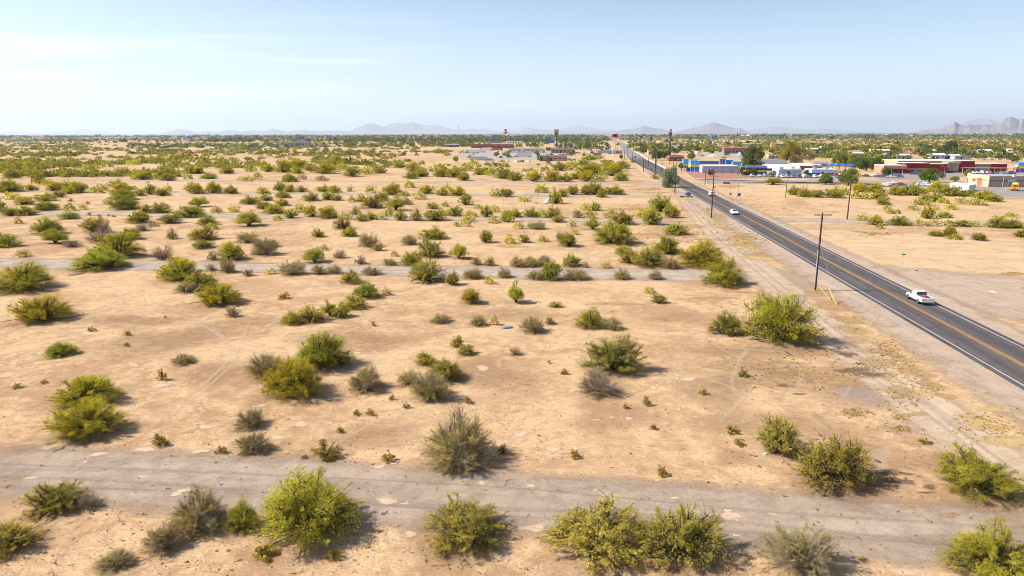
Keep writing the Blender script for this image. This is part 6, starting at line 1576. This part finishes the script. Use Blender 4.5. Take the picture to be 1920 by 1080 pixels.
def palm_proto(seed):
    rng=np.random.default_rng(seed); rd=random.Random(seed); b=MB(); b.tube((0,0,0),(.02,0,.5),.035,.024,7); b.tube((.02,0,.5),(0,0,.9),.024,.020,7); tk=b.mesh('trunk',paint((0.16,0.12,0.09),.95)); f=MB()
    for k in range(34):
        a=rd.uniform(0,6.28); el=rd.uniform(-.9,1.3); L_=rd.uniform(.16,.24); pts=[]
        for s in (0,.5,1): e=el-s*1.0; pts.append(Vector((math.cos(a)*math.cos(el)*L_*s*1.3,math.sin(a)*math.cos(el)*L_*s*1.3,.9+math.sin(el)*L_*s-0.10*s*s)))
        sd=Vector((-math.sin(a),math.cos(a),0))*.035; f.add([pts[0],pts[1]-sd,pts[2],pts[1]+sd],[(0,1,2,3)])
    fm_=f.mesh('fronds',LEAF); at=fm_.attributes.new('Col','FLOAT_COLOR','FACE'); cc=np.ones((len(f.f),4),np.float32); cc[:,:3]=rng.uniform(.6,1.3,(len(f.f),1)); at.data.foreach_set('color',cc.ravel()); return tk,fm_
PP_=[palm_proto(1),palm_proto(2)]
for i,(x,y,t_) in enumerate(sorted([(1158.8,287,268),(1250,277,261),(1260,283,260),(1139,283,272),(1145,284,273.5),(1277,282,273),(1290,281,270.5),(1286,282,272),(1298,282,272),(1360,283,266),(1364,284,267),(1336,283,272),(1341,282,270),(1344,285,274),(1388,282,266),(1402,281,264),(868,267,256),(926,265,254.5),(872,267,257),(880,267,257.5),(905,266,257),(1561,288,278),(990,265,254.5),(975,264,255)])):
    h=hgt(x,y,t_); o=empty('palm_tree',G(x,y),rb.uniform(0,6),f"{ordn(i+1)} palm tree from the left in the distant town" ,'palm tree','palm trees in the distant town'); s=h/1.02; o.scale=(s*1.15,s*1.15,s); tk,fr=PP_[i%2]
    for nm,me in (('trunk',tk),('fronds',fr)): q=bpy.data.objects.new(nm,me); COL.objects.link(q); q.parent=o; q.color=(0.07,0.085,0.03,1)
# distant town greenery: a mass of crowns nobody could count
dt=[];rd_=random.Random(99)
def greens(n,x0,x1,y0,y1,rmin,rmax,cols,hf=1.3,nl=40):
    for _ in range(n):
        px=rd_.uniform(x0,x1); g=G(px,rd_.uniform(y0,y1))
        if not roadclear(g.x,g.y): continue
        r=rd_.uniform(rmin,rmax); dt.append((g.x,g.y,r,r*hf*rd_.uniform(.8,1.3),rd_.choice(cols),nl))
DC=[(0.09,0.13,0.05),(0.12,0.16,0.05),(0.10,0.13,0.06),(0.17,0.19,0.06)]
greens(520,640,1140,257,268,4,9,DC); greens(160,380,640,258,266,4,9,DC); greens(90,60,380,259,266,3,7,DC); greens(150,240,640,270,277,2.5,5,DC,1.1)
greens(120,640,880,266,275,3,6,DC+[GRN[1]],1.1); greens(70,1040,1140,268,283,2,5,DC); greens(260,1180,1990,255.5,262,4,10,DC+[GRN[0]]); greens(70,1185,1340,262,290,2,5,DC); greens(40,1340,1560,278,298,2,4.5,DC+GRN[:2]); greens(90,1200,1560,262,282,2,5,DC+GRN[:2]); greens(200,1500,1990,272,300,2,5.5,DC+GRN[:3]); greens(60,1570,1680,300,316,2,4,DC+GRN[:3]); greens(60,850,1130,262,277,3,6,DC+GRN[:2],1.2); greens(26,860,1130,284,305,1.5,3.2,DC+GRN[:2],1.2)
clumps('distant_trees',dt,61)
# scraps lying about
def scrap(x,y,c_,sx,sy,label,name='litter',cat='litter',z=.05):
    b=MB(); r=random.Random(int(x)); b.loft([[(-sx*.5,-sy*.5,0),(sx*.5,-sy*.45,0),(sx*.48,sy*.5,0),(-sx*.5,sy*.45,0)],[(-sx*.42,-sy*.4,z),(sx*.4,-sy*.42,z*1.8),(sx*.42,sy*.4,z*.7),(-sx*.3,sy*.42,z*1.5)],[(-sx*.1,-sy*.1,z*2),(sx*.15,-sy*.1,z*2.4),(sx*.1,sy*.15,z*1.8),(-sx*.12,sy*.1,z*2.2)]]); o=b.build(name,paint(c_,.6)); g=G(x,y); o.location=(g.x,g.y,0.012); o.rotation_euler=(0,0,r.uniform(0,3)); tag(o,label,cat)
scrap(952,615,(0.10,0.15,0.24),1.4,.7,'crumpled dark blue tarp lying on the sand in the middle','tarp','tarp',.09)
scrap(1861,549,(0.75,0.73,0.72),.9,.4,'small white plank lying in the right-hand dirt lot',z=.05); scrap(1719,509,(0.05,0.04,0.04),1.2,.3,'thin black tyre strip on the dirt right of the street sign',z=.04)
scrap(1434,853,(0.6,0.68,0.8),.25,.2,'white scrap of plastic beside the feathery green bush',z=.06); scrap(1686,682,(0.7,0.72,0.74),.3,.2,'white scrap on the verge between lane and road',z=.04)
scrap(1478,664,(0.07,0.05,0.04),1.6,.12,'fallen dark branch on the sand below the very large bush','fallen_branch','branch',.05); scrap(1645,867,(0.08,0.06,0.05),.5,.15,'short dark stick on the trail right of the tall olive bush','stick','stick',.06)
# ------------------------------------------------------------------ mountains
def ridge(name,prof,dist,base,rock,seed,depth=0.16,n=260,spur=1.0,label=None):
    """prof: (photo x, photo row of the crest); a real range with front slope, spurs and back slope"""
    r=random.Random(seed); xs=[p[0] for p in prof]; ys=[p[1] for p in prof]
    v=[];f=[]; m=15
    for i in range(n):
        px=xs[0]+(xs[-1]-xs[0])*i/(n-1); py=np.interp(px,xs,ys)
        dx=(px-960)/FP; d=Vector((dx/1.0255,1,0)).normalized(); D=dist*(1+0.05*math.sin(px*0.013+seed))
        c_=d*D; hh=max(0,(250.0-py))*1.0/FP*(c_.y)/1.025*1.05+CH*0.6 if py<249.9 else 0.0
        jag=mnoise.noise(Vector((px*0.11,seed,0)))*0.05+mnoise.noise(Vector((px*0.33,seed,2)))*0.03
        hh*=1+jag
        for j in range(m):
            t_=j/(m-1)*2-1     # -1 front foot ... 0 crest ... 1 back foot
            prf=(1-abs(t_))**1.25
            sp_=mnoise.fractal(Vector((px*0.035*spur,t_*1.6,seed)),0.9,2.1,5)*0.16*(1-prf)*prf*4
            z=hh*max(0,prf*(1+sp_)+sp_*0.10*(1-abs(t_))); q=c_+d*D*depth*0.5*t_*(0.5+0.5*min(1,hh/250))
            v.append((q.x,q.y,(z if abs(t_)<0.99 else 0)-0.5))
    for i in range(n-1):
        for j in range(m-1): f.append((i*m+j,i*m+j+1,(i+1)*m+j+1,(i+1)*m+j))
    me=bpy.data.meshes.new(name); me.from_pydata(v,[],f); me.materials.append(rock); me.polygons.foreach_set('use_smooth',[False]*len(f)); me.update()
    o=bpy.data.objects.new(name,me); COL.objects.link(o); o['kind']='structure'; return o
M_ROCK,_,_=newmat('mountain_rock'); t=NT(M_ROCK); c=t.n('ShaderNodeTexCoord').outputs['Object']
t.bsdf(t.mix(t.ramp(t.noise(c,0.0035,8,0.7),0.4,0.62),(0.24,0.19,0.20),(0.33,0.27,0.28)),0.95,t.noise(c,0.006,8,0.7),1.0,60)
ridge('mountains',[(1690,249.5),(1720,247),(1738,244),(1752,243),(1765,240),(1775,237),(1783,234),(1787,230.5),(1791,230),(1796,234),(1806,237),(1818,235),(1830,236),(1845,234.5),(1858,236),(1868,233),(1876,228),(1884,223.5),(1892,222),(1900,224),(1908,227),(1916,226),(1930,230),(1960,238),(2010,249)],15000,0,M_ROCK,1,0.14)
ridge('mountains',[(1262,249.6),(1275,246),(1290,242),(1300,240),(1312,238),(1322,234),(1333,231.5),(1343,231.5),(1352,234.5),(1365,238),(1378,241),(1388,240.5),(1396,245),(1408,249.6)],24000,0,M_ROCK,2,0.12)
ridge('mountains',[(1080,249),(1098,246.5),(1120,246),(1140,248),(1160,245),(1175,243),(1190,241.5),(1200,239),(1208,236.5),(1216,239),(1228,241),(1242,242),(1256,246),(1272,249.5)],26000,0,M_ROCK,3,0.12)
ridge('mountains',[(640,249),(655,246),(664,242),(672,238),(684,235),(692,231.5),(702,233),(714,236),(722,237.5),(732,233),(744,230.5),(756,233),(766,231),(775,229.5),(786,234),(800,236),(815,235),(830,238),(850,242.5),(870,243),(890,242),(905,241.5),(915,243.5),(930,246),(960,247),(985,245),(1005,242.5),(1025,244),(1050,245.5),(1075,247),(1100,249)],36000,0,M_ROCK,4,0.12,380)
ridge('mountains',[(255,249.9),(285,248.5),(300,249),(318,245),(330,242),(340,241),(352,242),(362,245.5),(378,246),(395,244.5),(405,247),(418,245),(428,242),(440,243.5),(455,245.5),(465,244),(478,243.5),(488,245.5),(500,243.5),(511,241),(525,243.5),(540,246),(560,244),(570,242.5),(584,245),(610,244.5),(640,244.5),(660,246),(690,248),(760,249.5)],31000,0,M_ROCK,5,0.12,380)
ridge('mountains',[(60,249.5),(100,246),(140,243),(152,241),(175,243),(200,246),(240,249.5)],48500,0,M_ROCK,6,0.08,120)
ridge('mountains',[(930,249),(975,242),(985,238),(1000,241),(1040,245),(1070,239),(1085,236),(1100,238),(1130,243),(1180,247),(1230,249)],48500,0,M_ROCK,7,0.08,160)
ridge('mountains',[(1380,249),(1420,243),(1440,240),(1460,239),(1490,241),(1520,244),(1540,242),(1560,243.5),(1600,247),(1650,249)],48000,0,M_ROCK,8,0.08,160)
ridge('mountains',[(1780,245),(1810,230),(1830,226.5),(1850,226),(1870,232),(1900,242)],44000,0,M_ROCK,9,0.08,100)
ridge('mountains',[(-80,249),(-20,246),(20,245.5),(50,247),(90,249)],48500,0,M_ROCK,10,0.08,80)
# ------------------------------------------------------------------ air
mb=MB(); mb.box(-53500,53500,-2300,53500,-1.5,900)
hz=mb.build('haze',[bpy.data.materials.new('haze_air')]); hz['kind']='stuff'
m=hz.data.materials[0]; m.use_nodes=True; n_=m.node_tree; n_.nodes.clear()
pv=n_.nodes.new('ShaderNodeVolumePrincipled'); pv.inputs['Color'].default_value=(0.74,0.86,1.0,1); pv.inputs['Density'].default_value=3.6e-5; pv.inputs['Anisotropy'].default_value=0.3
ou=n_.nodes.new('ShaderNodeOutputMaterial'); n_.links.new(pv.outputs[0],ou.inputs['Volume'])
